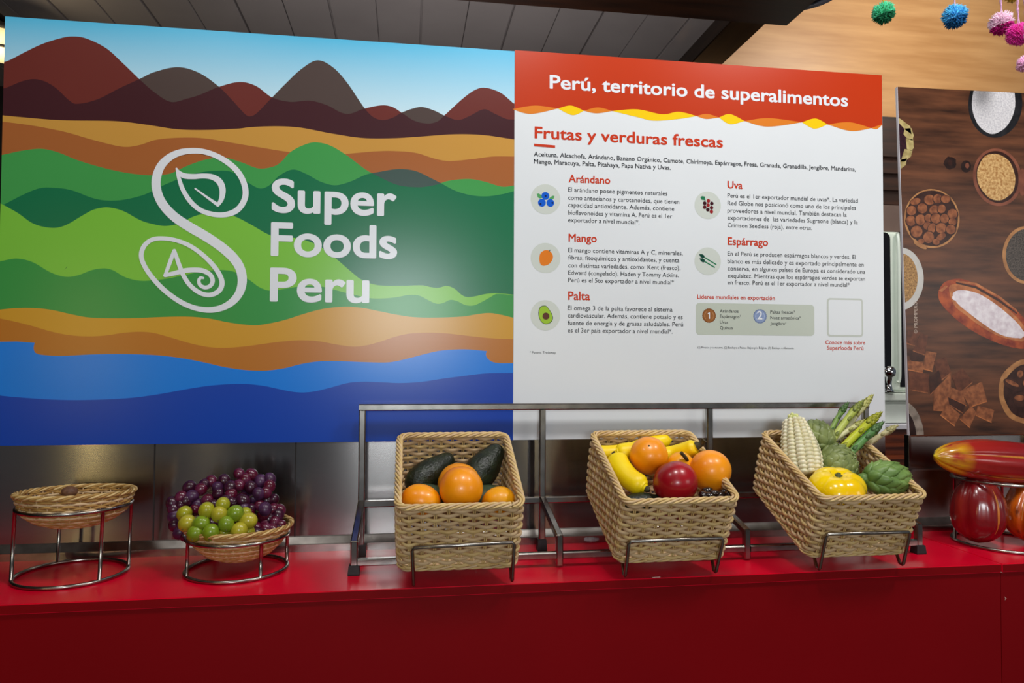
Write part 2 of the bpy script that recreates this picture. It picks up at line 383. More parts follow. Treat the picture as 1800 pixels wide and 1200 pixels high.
# ================================================================== STEEL BACKSPLASHES
def backsplash(x0, x1, zt, seams, label, posts=False):
    t = thing('steel_backsplash', label, 'backsplash', (x0, YS, 0))
    mb = MB(); mb.box((x0, YS, 0), (x1, YS+.004, zt)); sh = obj('sheet', mb, M['steel'], t)
    uv = sh.data.uv_layers.new(name='grain')
    for l in sh.data.loops: c_ = sh.data.vertices[l.vertex_index].co; uv.data[l.index].uv = (c_.z, c_.x)
    mb = MB()
    prof = [(YS-.014, 0.0), (YS-.014, .0145), (YS-.0125, .016), (YS-.002, .028), (YS, .030), (YS, 0)]
    mb.grid([[Vector((x, y, z)) for y, z in prof] for x in (x0, x1)], sm=False); mb.grid([[Vector((x1, y, z)) for y, z in prof[:3]], [Vector((x1, y, z)) for y, z in reversed(prof[3:])]], sm=False)
    obj('foot_rail', mb, M['tube'], t)
    for sx in seams:
        mb = MB(); mb.box((sx-.0012, YS-.0012, .03), (sx+.0012, YS, zt-.001)); obj('seam', mb, M['dark'], t)
    return t
sx1 = at(1556, 790, YS).x
tb = backsplash(-1.6, sx1, .262, [at(271, 850, YS).x, at(518.6, 900, YS).x, at(931, 850, YS).x], 'long brushed steel backsplash below the two printed boards')
for x in (-.7, 0, .4, 1.0):
    mb = MB(); mb.box((x-.02, YB+.0181, .235), (x+.02, YS, .26)); obj('mounting_cleat', mb, M['tube'], tb)
sx2 = at(1598, 790, YS).x
zt2 = at(1700, 766, YS).z
tb2 = backsplash(sx2, 2.6, zt2, [], 'brushed steel backsplash at far right behind the cacao pods')
mb = MB(); mb.box((sx2-.004, YS-.004, 0), (sx2+.003, YS+.012, zt2+.004), bev=.001); obj('edge_post', mb, M['tube'], tb2)
mb = MB(); mb.box((sx2, YS-.004, at(1700, 825, YS).z), (2.6, YS, at(1700, 822, YS).z)); obj('fold_line', mb, M['tube'], tb2)

# ================================================================== PRINTED BOARDS
def bp(x, y, k=0):
    """point on the printed face, k layers of ink up"""
    P = at(x, y, YB); P.y = YB-.00005*k; return P
INK = {}
def ink(name, c, **kw):
    if name not in INK:
        kw.setdefault('rough', .24); kw.setdefault('spec', .42)
        INK[name] = mat('print_'+name, c, c2=tuple(max(0, v-3) for v in c), nscale=3, **kw)
    return INK[name]
WHITE = ink('white', (226, 230, 236))
def curve(s):
    P = [tuple(map(float, q.split(','))) for q in s.split()]
    return P
def sample(s, xs):
    """height on the board over board X, smooth through the traced points"""
    P = [bp(*p) for p in curve(s)]; out = []; n = len(P)
    for x in xs:
        k = 0
        while k < n-2 and P[k+1].x < x: k += 1
        a, b, c, d = P[max(k-1, 0)], P[k], P[k+1], P[min(k+2, n-1)]
        h = c.x-b.x; t = max(0, min(1, (x-b.x)/h)) if h else 0
        mb_ = (c.z-a.z)/(c.x-a.x)*h if k > 0 else (c.z-b.z)
        mc = (d.z-b.z)/(d.x-b.x)*h if k < n-2 else (c.z-b.z)
        out.append((2*t**3-3*t*t+1)*b.z+(t**3-2*t*t+t)*mb_+(-2*t**3+3*t*t)*c.z+(t**3-t*t)*mc)
    return out
TLc, TRc, BLc, BRc = bp(20, 29), bp(904, 90), bp(-13, 780), bp(902, 772)
LX = min(TLc.x, BLc.x)+.004; SX = bp(903, 430).x; TOPL, BOT = TLc.z, bp(903, 773).z
TOPR = bp(905, 90.5).z; TOP = (TOPL+TOPR)/2
RX = bp(1553, 430).x
C = dict(
 MA="8,109 18,105 45,91 75,77 105,67.5 125,64 150,67 187,85 216,111 245,139 270,161 300,179 330,173 350,167 385,152.5 422,144 450,151 478,171 510,179 545,177 575,185 600,198 615,200 640,191 672,185 690,188 706,198 728,212 752,217 770,213 782,202 815,172 835,158 852,154 880,163 903,182",
 MB="0,157 14,153 40,142.5 60,139 80,143.5 100,156 120,175 133,182.5 170,175 210,155 245,139 270,127 313,118 350,128 385,152.5 410,178 430,200 438,204.5 450,200 478,171.5 500,149 530,121 558,106 585,118 610,145 640,189 655,205 672,211 690,207 706,198 725,191 742,188 765,195 781,203 805,211 825,204 851,192 870,200 890,209 903,210",
 T1="0,202 11,203.5 102,211 204,213 256,219 310,227 358,228.5 420,226 440,223.5 490,222 530,224.7 579,234 637,242.5 690,243 740,240 800,236 850,237.5 903,245",
 T2="0,213.5 11,214.5 59,221 115,232 166,246.5 217,258 245,255 273,246 315,242 358,243 420,253 453,258.5 507,267 555,272 605,270.5 661,266 693,265.5 731,268.7 765,279 789,283 835,279 867,275 903,275",
 G1="0,273 10,271 38,265 72,261.5 100,267 138,282 192,297.5 236,305.7 271,308 299,305 330,291 363,280 394,277 424,285 450,295 465,296 489,288.7 511,267 536,254 555,250 581,256 611,274 643,298 667,311 699,325 736,329 765,325 787,318 824,314.5 851,319 883,328 903,326",
 DG="-8,365 7.7,359 38,343.5 69,331 95,330 125,334 163,348 189,352.5 217,351 255,341.5 291,324 342,305 383,300 409,302.7 432,318 456,331 473,326 491,308.7 515,298 539,306 563,319 589,325.5 616,319 643,307 667,302 701,297 731,300.7 757,312.7 776,322.5 800,335 827,342.8 855,345 885,340.7 903,336",
 LG="-8,353 6,360 31,374 59,393 92,400.5 115,396 148,377 166,368 190,364.5 217,371 248,387.5 276,395.4 294,397 317,392 340,380.6 358,376 385,374 412,380 440,394 477,414 510,417 532,421 560,431.7 590,454 618,478 633,490 648,497 668,501.5 710,502 743,501.5 758,504.5 770,505.7 786,502.4 800,508 812,518.6 822,522 836,520.4 854,516.5 872,515 903,518",
 G2="-8,461 3,458.6 30,454.4 57,460.4 87,477.5 105,484.4 120,486.5 138,483.5 162,474.5 183,471.5 198,474.5 219,486.5 240,492.5 258,493.4 294,489.5 330,482 369,475.4 393,474.5 414,478.4 440,493 455,504 473,510.5 500,507.5 530,503 566,503.6 581,507.5 605,513.5 647,523.4 668,524.6 695,522.5 719,518.3 737,519.5 752,527 767,533.6 779,532.4 791,527 803,529 818,536 833,536.6 848,530 863,521.5 873,516.5 903,519",
 GO="-12,545 0,544 30,541.4 60,541.4 90,544.4 120,551 150,557 180,559 234,559 285,557 330,556.4 366,559.4 399,566 426,570 450,571.5 470,569 500,562.4 536,551 569,542.6 605,539 635,540.8 665,546.5 695,552.5 725,557 764,558 815,556 839,552 860,550 878,552.5 903,558.5",
 OR="-12,556 0,559.4 24,564.5 54,572 90,582.5 120,588.5 153,591 186,589.4 216,585 246,583 270,585 300,593 336,603.5 369,610 399,611 432,608.5 464,604 500,599.6 530,597.8 560,599.6 590,605 620,609 644,606.8 668,600.5 695,591.5 719,586.4 752,584.6 785,586 830,591 866,594.5 903,596",
 DB="-12,693 0,695 45,699 90,702 135,703 180,702 225,699.5 264,695 300,689 336,682.4 369,677.6 402,675 432,674.6 464,678 488,683 512,688 533,689.6 554,687.5 581,681 611,673 638,670.7 668,671.6 704,673 740,671 776,665.6 815,660.5 854,656 903,655")
NX = 300
XS = [LX+(SX-LX)*k/NX for k in range(NX+1)]
H = {k: sample(v, XS) for k, v in C.items()}
SKY = ramp_mat('print_sky', [(0, (226, 240, 246)), (.35, (190, 226, 242)), (1, (84, 186, 226))], 2, bp(500, 230).z-BOT, TOP-BOT, rough=.24, spec=.42)
LAND = [SKY, ink('red_brown', (108, 46, 40)), ink('grey_brown', (80, 66, 62)), ink('maroon', (66, 30, 36)), ink('tan', (200, 148, 66)), ink('brown', (166, 98, 50)),
        ink('leaf_green', (66, 156, 78)), ink('grey_green', (66, 86, 80)), ink('pine_green', (16, 112, 72)), ink('lime_green', (124, 194, 62)), ink('mid_green', (50, 146, 66)),
        ink('gold', (204, 150, 38)), ink('orange_brown', (182, 112, 32)), ink('sea_blue', (0, 124, 224)), ink('deep_blue', (0, 64, 172))]
t = thing('display_board', 'wide printed board of coloured hills and sea with a white S-shaped emblem', 'display board', ((LX+SX)/2, YB, BOT))
mb = MB(); mb.box((LX, YB, BOT), (SX-.0004, YB+.018, TOP)); obj('board', mb, M['foam'], t)
mb = MB()
def band(tops, bots, mi, k):
    """printed band between two heights (bots may be a number); only where tops > bots"""
    y = YB-.00005*k
    for i in range(NX):
        a, b = tops[i], tops[i+1]
        c, d = (bots, bots) if not hasattr(bots, '__len__') else (bots[i], bots[i+1])
        if a <= c and b <= d: continue
        a, b = max(a, c), max(b, d)
        q = len(mb.v); mb.v += [(XS[i], y, c), (XS[i+1], y, d), (XS[i+1], y, b), (XS[i], y, a)]; mb.face((q, q+1, q+2, q+3), mi, False)
band([TOP]*(NX+1), BOT, 0, 1)
band(H['MA'], BOT, 1, 2)
band(H['MB'], BOT, 2, 3)
band([min(a, b) for a, b in zip(H['MA'], H['MB'])], BOT, 3, 4)
for k, (nm, mi) in enumerate((('T1', 4), ('T2', 5), ('G1', 6))): band(H[nm], BOT, mi, 5+k)
band(H['DG'], BOT, 8, 8); band(H['DG'], H['G1'], 7, 9)
for k, (nm, mi) in enumerate((('LG', 9), ('G2', 10), ('GO', 11), ('OR', 12))): band(H[nm], BOT, mi, 10+k)
bl = [bp(*p, k=15) for p in curve("0,600.5 30,600 61,602.3")]
left = [Vector((LX, bl[0].y, bp(-12, 602).z))] + bl
mid = crom([bp(*p, k=15) for p in curve("61.2,602.6 60.3,606 59.5,612 61.5,618.5 66,621.5 74,623.5 99,625.4 126,624.8 156,623 192,622 240,622.4 285,625 324,630 360,637 390,644 420,649 445,651 470,651 500,647 530,639.5 560,635 590,634.4 635,636 674,637 695,635 725,627.8 755,620 779,615.5 815,613.7 842,615.5 855.5,617")], 4)
right = crom([bp(*p, k=15) for p in curve("856,617.3 854,621.5 855.5,627.5 860,632.5 866,636 878,638 903,638")], 4)
right[-1].x = SX
P = left+mid+right+[Vector((SX, left[0].y, BOT)), Vector((LX, left[0].y, BOT))]
mb.poly(P, 13)
band(H['DB'], BOT, 14, 16)
obj('printed_landscape', mb, LAND, t)
# scuffs
mb = MB(); sc = [bp(113, 474, 17), bp(116, 471, 17), bp(119, 466.5, 17), bp(117, 471, 17)]; mb.poly(sc); obj('scuff_mark', mb, ink('scuff', (60, 110, 50)), t)

# emblem: one ribbon of varying width
def ribbon(mb, pts, y, mi=0, n=6):
    """pts: (px, py, width px)"""
    c3 = crom([Vector(p) for p in pts], n); N = len(c3); L = []; R = []
    W = [bp(p.x, p.y) for p in c3]
    for i, p in enumerate(c3):
        a, b = W[max(i-1, 0)], W[min(i+1, N-1)]; t_ = (b-a); t_.y = 0; t_.normalize(); nn = Vector((-t_.z, 0, t_.x))
        w = p.z*YB/F/2
        L.append(Vector((W[i].x, y, W[i].z))+nn*w); R.append(Vector((W[i].x, y, W[i].z))-nn*w)
    b0 = len(mb.v)
    for i, (l, r) in enumerate(zip(L, R)): mb.v += [(l.x, l.y-1e-6*i, l.z), (r.x, r.y-1e-6*i, r.z)]
    for i in range(N-1): mb.face((b0+2*i, b0+2*i+1, b0+2*i+3, b0+2*i+2), mi, False)
    for q, p in ((0, c3[0]), (-1, c3[-1])):                                   # round ends
        r = p.z*YB/F/2; mb.poly([Vector((W[q].x+r*cos(a), y-(.00002 if q == 0 else .00002+1e-6*N), W[q].z+r*sin(a))) for a in [2*pi*k/14 for k in range(14)]], mi)
mb = MB()
def lz(l):
    return [(230+x/3.748, 240+y/3.748, w/3.748) for x, y, w in l]
leaf1 = lz([(425, 343, 10), (500, 398, 14), (574, 450, 22)])
leaf2 = lz([(574, 452, 20), (598, 410, 30), (605, 350, 38), (585, 298, 40), (540, 268, 36), (480, 260, 32), (410, 264, 33), (350, 258, 34), (315, 235, 24), (302, 212, 12)])
loop = lz([(302, 212, 12), (318, 275, 22), (345, 352, 27), (395, 430, 29), (460, 485, 30), (540, 512, 31), (620, 515, 33), (690, 492, 36), (735, 445, 36), (757, 380, 36), (745, 305, 36), (705, 232, 36), (640, 172, 36), (560, 126, 34), (480, 100, 34), (400, 95, 36), (320, 107, 40), (250, 142, 45), (195, 202, 50), (168, 290, 54), (178, 375, 54), (218, 455, 56), (290, 530, 58), (390, 597, 60), (490, 655, 60), (590, 722, 60), (670, 792, 60), (718, 862, 58), (735, 940, 56), (722, 1015, 52), (680, 1078, 46), (610, 1124, 40), (520, 1142, 36), (420, 1128, 32), (320, 1084, 31), (220, 1010, 30), (140, 925, 29), (88, 845, 28), (70, 780, 28), (90, 720, 28), (140, 680, 27), (210, 671, 26), (300, 684, 26), (390, 720, 27), (475, 780, 28), (545, 850, 29), (588, 915, 30), (602, 965, 31), (588, 1008, 31), (550, 1036, 30), (500, 1042, 29), (445, 1023, 28), (390, 978, 27), (348, 915, 27), (318, 840, 26), (288, 752, 22)])
tail = lz([(287, 752, 22), (258, 830, 24), (228, 912, 20)])
tail2 = lz([(228, 914, 24), (290, 900, 28), (350, 884, 30), (420, 878, 30), (480, 885, 30), (525, 912, 28), (540, 950, 27), (525, 982, 25), (490, 994, 24), (458, 978, 23), (449, 950, 21), (460, 930, 18), (478, 932, 14)])
for k, r_ in enumerate((leaf1, leaf2, loop, tail, tail2)): ribbon(mb, r_, YB-.0010-.00006*k)
obj('emblem', mb, WHITE, t, 'white one-line S emblem with leaf and fish shapes')

# lettering: board text as flat shapes in the board plane
def text_mb(mb, s, xl, yl, xr, bold=0.0, y_off=.00045, cap=None, mi=0, res=4, spacing=1.0):
    """text with its left baseline end at pixel (xl,yl) and right end at pixel column xr"""
    multi = bold >= .02 or (bold > 0 and 'M' in s)                                             # overprint shifted copies instead of offsetting
    cu = bpy.data.curves.new('txt', 'FONT'); cu.body = s; cu.offset = 0 if multi else bold; cu.resolution_u = res; cu.space_character = spacing
    o = bpy.data.objects.new('txt', cu); COL.objects.link(o)
    bpy.context.view_layer.update()
    me = bpy.data.meshes.new_from_object(o.evaluated_get(bpy.context.evaluated_depsgraph_get()))
    A = bp(xl, yl); Bx = bp(xr, yl + (xr-xl)*.055 if yl < 300 else yl).x
    xs = [v.co.x for v in me.vertices]; w = max(xs)-min(xs); x_0 = min(xs); sx = (Bx-A.x)/w
    sz = sx
    if cap:                                                                   # cap height in pixels
        sz = cap*YB/F*1.0/0.69
    e_ = bold*.9
    for q, (dx, dz) in enumerate([(e_*cos(pi*j/8), e_*sin(pi*j/8)) for j in range(16)]+[(0, 0)] if multi else ((0, 0),)):
        b = len(mb.v)
        mb.v += [(A.x+(v.co.x-x_0+dx)*sx, YB-y_off-.000004*q, A.z+(v.co.y+dz)*sz) for v in me.vertices]
        for p in me.polygons: mb.face([b+i for i in p.vertices], mi, False)
    bpy.data.objects.remove(o); bpy.data.meshes.remove(me); bpy.data.curves.remove(cu)
def lettering(name, par, mats, lines, **kw):
    mb = MB()
    for l in lines: text_mb(mb, *l, **kw)
    return obj(name, mb, mats, par)
lettering('name_lettering', t, WHITE, [('Super', 479.5, 371.5, 695)], bold=.025, cap=55, res=8, y_off=.0010)
lettering('name_lettering', t, WHITE, [('Foods', 478, 448, 696)], bold=.025, cap=55, res=8, y_off=.0010)
lettering('name_lettering', t, WHITE, [('Peru', 476.5, 528, 647)], bold=.025, cap=55, res=8, y_off=.0010)

# ---------------- information board
RED = ink('heading_red', (200, 58, 26)); BLACK = ink('text_black', (34, 36, 42)); GREY = ink('icon_grey', (204, 211, 204))
t = thing('information_board', 'white printed board with orange header and Spanish text about fresh produce', 'information board', ((RX+SX)/2, YB, BOT))
TOPI = (bp(906, 90.5).z + bp(1549, 130).z)/2
mb = MB(); mb.box((SX+.0004, YB, BOT), (RX, YB+.018, TOPI)); obj('board', mb, ink('board_white', (224, 229, 233)), t)
def header():
    mb = MB()
    def h2(x, y): return (900+x/2.7273, 80+y/2.7273)
    X = [(2, 305), (220, 302), (345, 313), (480, 314), (885, 338), (992, 345), (1115, 362), (1390, 368), (1512, 378), (1722, 396), (1776, 378)]
    top = [(110, 288), (283, 288), (412, 297), (600, 306, 720, 330, 800, 318), (935, 328), (1045, 329), (1230, 348), (1455, 350), (1620, 368), (1755, 384)]
    bot = [(90, 328), (290, 334), (405, 325), (600, 343, 680, 360, 800, 352), (930, 352), (1045, 377), (1225, 389), (1450, 399), (1625, 410), (1750, 400)]
    cols = [1, 2, 1, 2, 1, 2, 1, 2, 1, 1]
    def arc(a, m, b):
        ms = [(m[i], m[i+1]) for i in range(0, len(m), 2)]
        return crom([Vector((*h2(*p), 0)) for p in [a]+ms+[b]], 8)
    low = []
    for i in range(len(X)-1):
        T = arc(X[i], top[i], X[i+1]); B = arc(X[i], bot[i], X[i+1])
        low += B[:-1]
        mb.poly([bp(p.x, p.y, 5) for p in B] + [bp(p.x, p.y, 5) for p in reversed(T[1:-1])], cols[i])
    P = [bp(p.x, p.y, 3) for p in low]+[bp(1552, 227, 3)]
    for p in P: p.x = max(SX+.0005, min(RX-.0003, p.x))
    P = P+[Vector((RX-.0003, P[0].y, TOPI)), Vector((SX+.0005, P[0].y, TOPI))]
    mb.poly(P, 0)
    obj('header_band', mb, [ink('header_orange', (190, 56, 16)), ink('amber', (222, 128, 38)), ink('yellow', (244, 204, 10))], t)
header()
lettering('title_lettering', t, WHITE, [('Perú, territorio de superalimentos', 967, 155, 1489.6)], bold=.024, cap=24)
lettering('heading_lettering', t, RED, [('Frutas y verduras frescas', 940.3, 242.5, 1270)], bold=.022, cap=20.5)
mb = MB(); mb.poly([bp(938.9, 252.5, 12), bp(975.8, 255.5, 12), bp(975.8, 260, 12), bp(938.9, 257, 12)]); obj('heading_rule', mb, RED, t)
lettering('produce_list', t, BLACK, [('Aceituna, Alcachofa, Arándano, Banano Orgánico, Camote, Chirimoya, Espárragos, Fresa, Granada, Granadilla, Jengibre, Mandarina,', 938.5, 274.4, 1504),
    ('Mango, Maracuya, Palta, Pitahaya, Papa Nativa y Uvas.', 938.5, 287.3, 1178.7)], bold=.010, res=2)
for s, x, y, xr in (('Arándano', 999.7, 320, 1072.3), ('Uva', 1279, 330.5, 1304.8), ('Mango', 999.7, 424, 1048.5), ('Espárrago', 1279.5, 430, 1349.6), ('Palta', 999, 526.5, 1036.8)):
    lettering('produce_heading', t, RED, [(s, x, y, xr)], bold=.022, res=3)
BODY = {
 'a': [('El arándano posee pigmentos naturales', 998.6, 336.7, 1173), ('como antocianos y carotenoides, que tienen', 998.6, 350.7, 1194), ('capacidad antioxidante. Además, contiene', 998.6, 363.6, 1185), ('bioflavonoides y vitamina A. Perú es el 1er', 998.6, 377, 1181.6), ('exportador a nivel mundial*.', 998.6, 390, 1124)],
 'u': [('Perú es el 1er exportador mundial de uvas*. La variedad', 1278.8, 347, 1507.6), ('Red Globe nos posicionó como uno de los principales', 1278.8, 360.2, 1504.3), ('proveedores a nivel mundial. También destacan la', 1278.8, 373.2, 1488), ('exportaciones de  las variedades Sugraone (blanca) y la', 1278.8, 386, 1507.6), ('Crimson Seedless (roja), entre otras.', 1278.8, 399, 1427.5)],
 'm': [('El mango contiene vitaminas A y C, minerales,', 999, 443, 1200), ('fibras, fitoquímicos y antioxidantes, y cuenta', 999, 456, 1194), ('con distintas variedades, como: Kent (fresco),', 999, 469.5, 1196), ('Edward (congelado), Haden y Tommy Atkins.', 999, 482.6, 1193), ('Perú es el 5to exportador a nivel mundial*', 999, 495.6, 1184.6)],
 'e': [('En el Perú se producen espárragos blancos y verdes. El', 1279, 449, 1504), ('blanco es más delicado y es exportado principalmente en', 1279, 462.3, 1518), ('conserva, en algunos países de Europa es considerado una', 1279, 475, 1520.5), ('exquisitez. Mientras que los espárragos verdes se exportan', 1279, 487.6, 1520.5), ('en fresco. Perú es el 1er exportador a nivel mundial*', 1279, 499.5, 1493.5)],
 'p': [('El omega 3 de la palta favorece al sistema', 998, 544.7, 1182), ('cardiovascular. Además, contiene potasio y es', 998, 557.7, 1200), ('fuente de energía y de grasas saludables. Perú', 998, 571, 1200.7), ('es el 3er país exportador a nivel mundial*.', 998, 584, 1182)]}
for k, v in BODY.items(): lettering('body_text', t, BLACK, v, res=2, bold=0)
lettering('leaders_heading', t, RED, [('Líderes mundiales en exportación', 1225.6, 524.8, 1362)], bold=.014, res=2)
A_, B_ = bp(1223, 532), bp(1431.5, 592)
mb = MB(); mb.poly(rrect(A_.x, bp(1223, 588).z, B_.x, A_.z, .0085, YB-.00025)); obj('leaders_panel', mb, ink('panel_grey', (190, 198, 186)), t)
lettering('leaders_list', t, BLACK, [('Arándanos', 1265.3, 549, 1298), ('Espárragos¹', 1265.3, 558.6, 1301.5), ('Uvas', 1265.3, 568.7, 1279.7), ('Quinua', 1265.3, 578.6, 1288)], res=2, bold=.004)
lettering('leaders_list', t, BLACK, [('Paltas frescas²', 1354, 550.8, 1397), ('Nuez amazónica³', 1354, 560.8, 1406.7), ('Jengibre²', 1354, 570.8, 1382)], res=2, bold=.004)
def disc(mb, c, rx, rz=None, y=.0008, n=40, mi=0, fn=None):
    rz = rz or rx; mb.poly([Vector((c.x+rx*cos(a)*(fn(a) if fn else 1), YB-y*.42, c.z+rz*sin(a)*(fn(a) if fn else 1))) for a in [2*pi*k/n for k in range(n)]], mi)
px = YB/F*1.02
def medal(cx, cy, c1, c2, num, xl, xr, yb):
    mb = MB(); c = bp(cx, cy)
    disc(mb, c, 13*px, y=.0008, n=96, mi=0, fn=lambda a: 1+.03*cos(24*a)); disc(mb, c, 11.4*px, y=.0010, mi=1)
    for s_ in (-1, 1):
        for k in range(9):
            a = (pi if s_ < 0 else 0)+(-.9+k*.2); q = Vector((c.x+8.6*px*cos(a), 0, c.z+8.6*px*sin(a))); disc(mb, q, .9*px, .5*px, y=.0012, n=8, mi=2)
    if num == '1':
        mb.poly([Vector((c.x+u*px, YB-.0007, c.z+w*px)) for u, w in ((-.4, -5.8), (1.6, -5.8), (1.6, 5.8), (.2, 5.8), (-2.6, 4.2), (-2.6, 2.4), (-.4, 3.5))], 3)
    else: text_mb(mb, num, xl, yb, xr, bold=.02, mi=3, y_off=.0007)
    obj('medal', mb, [ink('m_'+num, c1), ink('n_'+num, c2), ink('o_'+num, tuple(min(255, v+50) for v in c2)), WHITE], t, ('bronze' if num == '1' else 'silver-blue')+' printed medal with the number '+num)
medal(1246.3, 554.5, (126, 76, 34), (150, 96, 50), '1', 1242.3, 1248.6, 560.5)
medal(1335.8, 555.8, (104, 122, 160), (134, 152, 188), '2', 1331.2, 1339.6, 561)
def qr_frame():
    mb = MB(); a = bp(1453.4, 523.6); b = bp(1517.2, 592)
    mb.poly(rrect(a.x, b.z, b.x, a.z, 6*px, YB-.00025), 0); e = 3.2*px
    mb.poly(rrect(a.x+e, b.z+e, b.x-e, a.z-e, 4*px, YB-.0004), 1); obj('code_frame', mb, [ink('panel_grey2', (192, 198, 190)), ink('board_white', (224, 229, 233))], t, 'empty grey rounded frame')
qr_frame()
lettering('link_caption', t, RED, [('Conoce más sobre', 1450.7, 604.5, 1520.8), ('Superfoods Perú', 1453.8, 614.5, 1517.5)], bold=.012, res=2)
lettering('footnote', t, BLACK, [('(1) Fresco y conserva. (2) Excluye a Países Bajos y/o Bélgica. (3) Excluye a Alemania.', 1226, 612, 1395.8)], res=1)
lettering('footnote', t, BLACK, [('* Fuente: Trademap', 931, 621, 977)], res=1)
IC = [ink('berry_blue', (10, 92, 206)), ink('berry_navy', (10, 30, 84)), ink('icon_leaf', (84, 160, 96)), ink('icon_mango', (226, 124, 20)), ink('icon_dark', (30, 60, 36)), ink('icon_flesh', (150, 192, 40)), ink('icon_seed', (84, 34, 18)),
      ink('grape_a', (150, 34, 36)), ink('grape_b', (90, 20, 28)), ink('grape_c', (56, 14, 24)), ink('stalk_green', (36, 118, 80)), ink('stalk_dark', (10, 66, 52)), GREY, ink('icon_pale', (120, 190, 200))]
def icon(cx, cy, r, draw, label):
    mb = MB(); disc(mb, bp(cx, cy), r*px, y=.0006, n=64, mi=12); draw(mb); obj('produce_icon', mb, IC, t, label)
def dpx(mb, x, y, r, mi, o=.0009, ry=None): disc(mb, bp(x, y), r*px, (ry or r)*px, y=o, n=24, mi=mi)
def blueberries(mb):
    for x, y in ((952.5, 356.2), (967.3, 356.5), (958.7, 344.2)): dpx(mb, x, y, 7, 0, .0012)
    for x, y in ((950, 358.5), (971, 356.5), (959, 344.5)): dpx(mb, x, y, 1.8, 1, .0014)
    for P_ in ([(943.5, 340.5), (947, 340), (952, 343), (953, 348), (949, 348.8), (945.5, 347)], [(974.5, 344), (971, 344), (966, 347.5), (965, 350), (970, 350.3), (973.5, 349)]): mb.poly([bp(x, y, 8) for x, y in P_], 2)
icon(959, 350, 26.6, blueberries, 'grey circle with three blueberries')
def grapes_i(mb):
    for x, y, m_ in ((1245, 353, 7), (1238.5, 357, 9), (1251, 357.5, 9), (1244.5, 360.5, 7), (1238.5, 364, 8), (1250.5, 365, 8), (1244, 368.3, 9), (1250.3, 372, 7)): dpx(mb, x, y, 3.4, m_, .0010+.0001*m_)
    mb.poly([bp(x, y, 8) for x, y in ((1231, 346.5), (1234, 344.5), (1239, 345.5), (1239.5, 351), (1241, 353), (1237, 351.5), (1233, 351))], 10)
icon(1244, 360.7, 25.2, grapes_i, 'grey circle with red grape bunch')
def mango_i(mb):
    mb.poly(crom([bp(x, y, 8) for x, y in ((958, 439.6), (966, 441), (971.5, 448), (971, 456), (965, 464), (956, 467), (950, 464), (948, 455), (950, 445))], 5, True), 3)
    mb.poly([bp(x, y, 10) for x, y in ((964.5, 441.5), (966.8, 438.5), (967.6, 439.2), (965.8, 442.3))], 4)
icon(959, 453.3, 26.6, mango_i, 'grey circle with orange mango')
def spears(mb):
    for (x0, y0, x1, y1) in ((1231, 448, 1259, 465), (1231.8, 455.5, 1256.5, 470)):
        a, b = bp(x0, y0), bp(x1, y1); d = (b-a); d.y = 0; L_ = d.length; d.normalize(); n_ = Vector((-d.z, 0, d.x))
        q = lambda s_, w_, y_: Vector((a.x, YB-y_*.42, a.z))+d*s_+n_*w_
        mb.poly([q(L_*.2, -1.1*px, .0010), q(L_, -1.1*px, .0010), q(L_, 1.1*px, .0010), q(L_*.2, 1.1*px, .0010)], 10)
        mb.poly([q(-3*px, 0, .0012), q(2*px, -3*px, .0012), q(7*px, -3*px, .0012), q(9*px, 0, .0012), q(7*px, 3*px, .0012), q(2*px, 3*px, .0012)], 11)
icon(1244, 459, 25.2, spears, 'grey circle with two asparagus spears')
def avo_i(mb):
    P_ = ((955, 537), (960, 537.5), (965, 543), (970, 551), (972, 559), (969, 566), (962, 569.5), (954, 568), (948.5, 561), (946.3, 552), (947.5, 543), (950.5, 538.5))
    c_ = (958.5, 554)
    mb.poly(crom([bp(x, y, 8) for x, y in P_], 4, True), 4); mb.poly(crom([bp(c_[0]+(x-c_[0])*.92, c_[1]+(y-c_[1])*.94, 10) for x, y in P_], 4, True), 5); dpx(mb, 959.5, 555.5, 6.2, 6, .0014)
icon(958.7, 554, 26.6, avo_i, 'grey circle with halved avocado')

# ---------------- food photograph board
WOODP = mat('print_wood', (112, 68, 44), rough=.3, spec=.3, c2=(46, 26, 17), nscale=5, nstretch=(1.2, 1, 9), ndetail=9, lo=.32, hi=.7)
PX0t, PX0b = bp(1577, 152.5), bp(1598, 765)
slope = (bp(1800, 163.5).z-PX0t.z)/(bp(1800, 163.5).x-PX0t.x)
PR = 2.25
t = thing('food_photo_board', 'printed photo board of bowls, cacao and chocolate on dark wood', 'photo board', (1.8, YB, PX0b.z))
mb = MB(); P = [PX0b.copy(), Vector((PR, YB, PX0b.z)), Vector((PR, YB, PX0t.z+slope*(PR-PX0t.x))), PX0t.copy()]
slab(mb, P, .007); n_ = len(mb.v); mb.poly([p+Vector((0, .007, 0)) for p in P]); obj('board', mb, M['foam'], t)
mb = MB(); mb.box((1.5, YB+.0071, zt2-.02), (1.54, YS-.0002, zt2+.03)); obj('mounting_bracket', mb, M['tube'], t)
e = .0009
mb = MB(); mb.poly([P[0]+Vector((e, -.0001, 0)), P[1]+Vector((0, -.0001, 0)), P[2]+Vector((0, -.0001, 0)), P[3]+Vector((e, -.0001, 0))]); obj('printed_table', mb, WOODP, t)
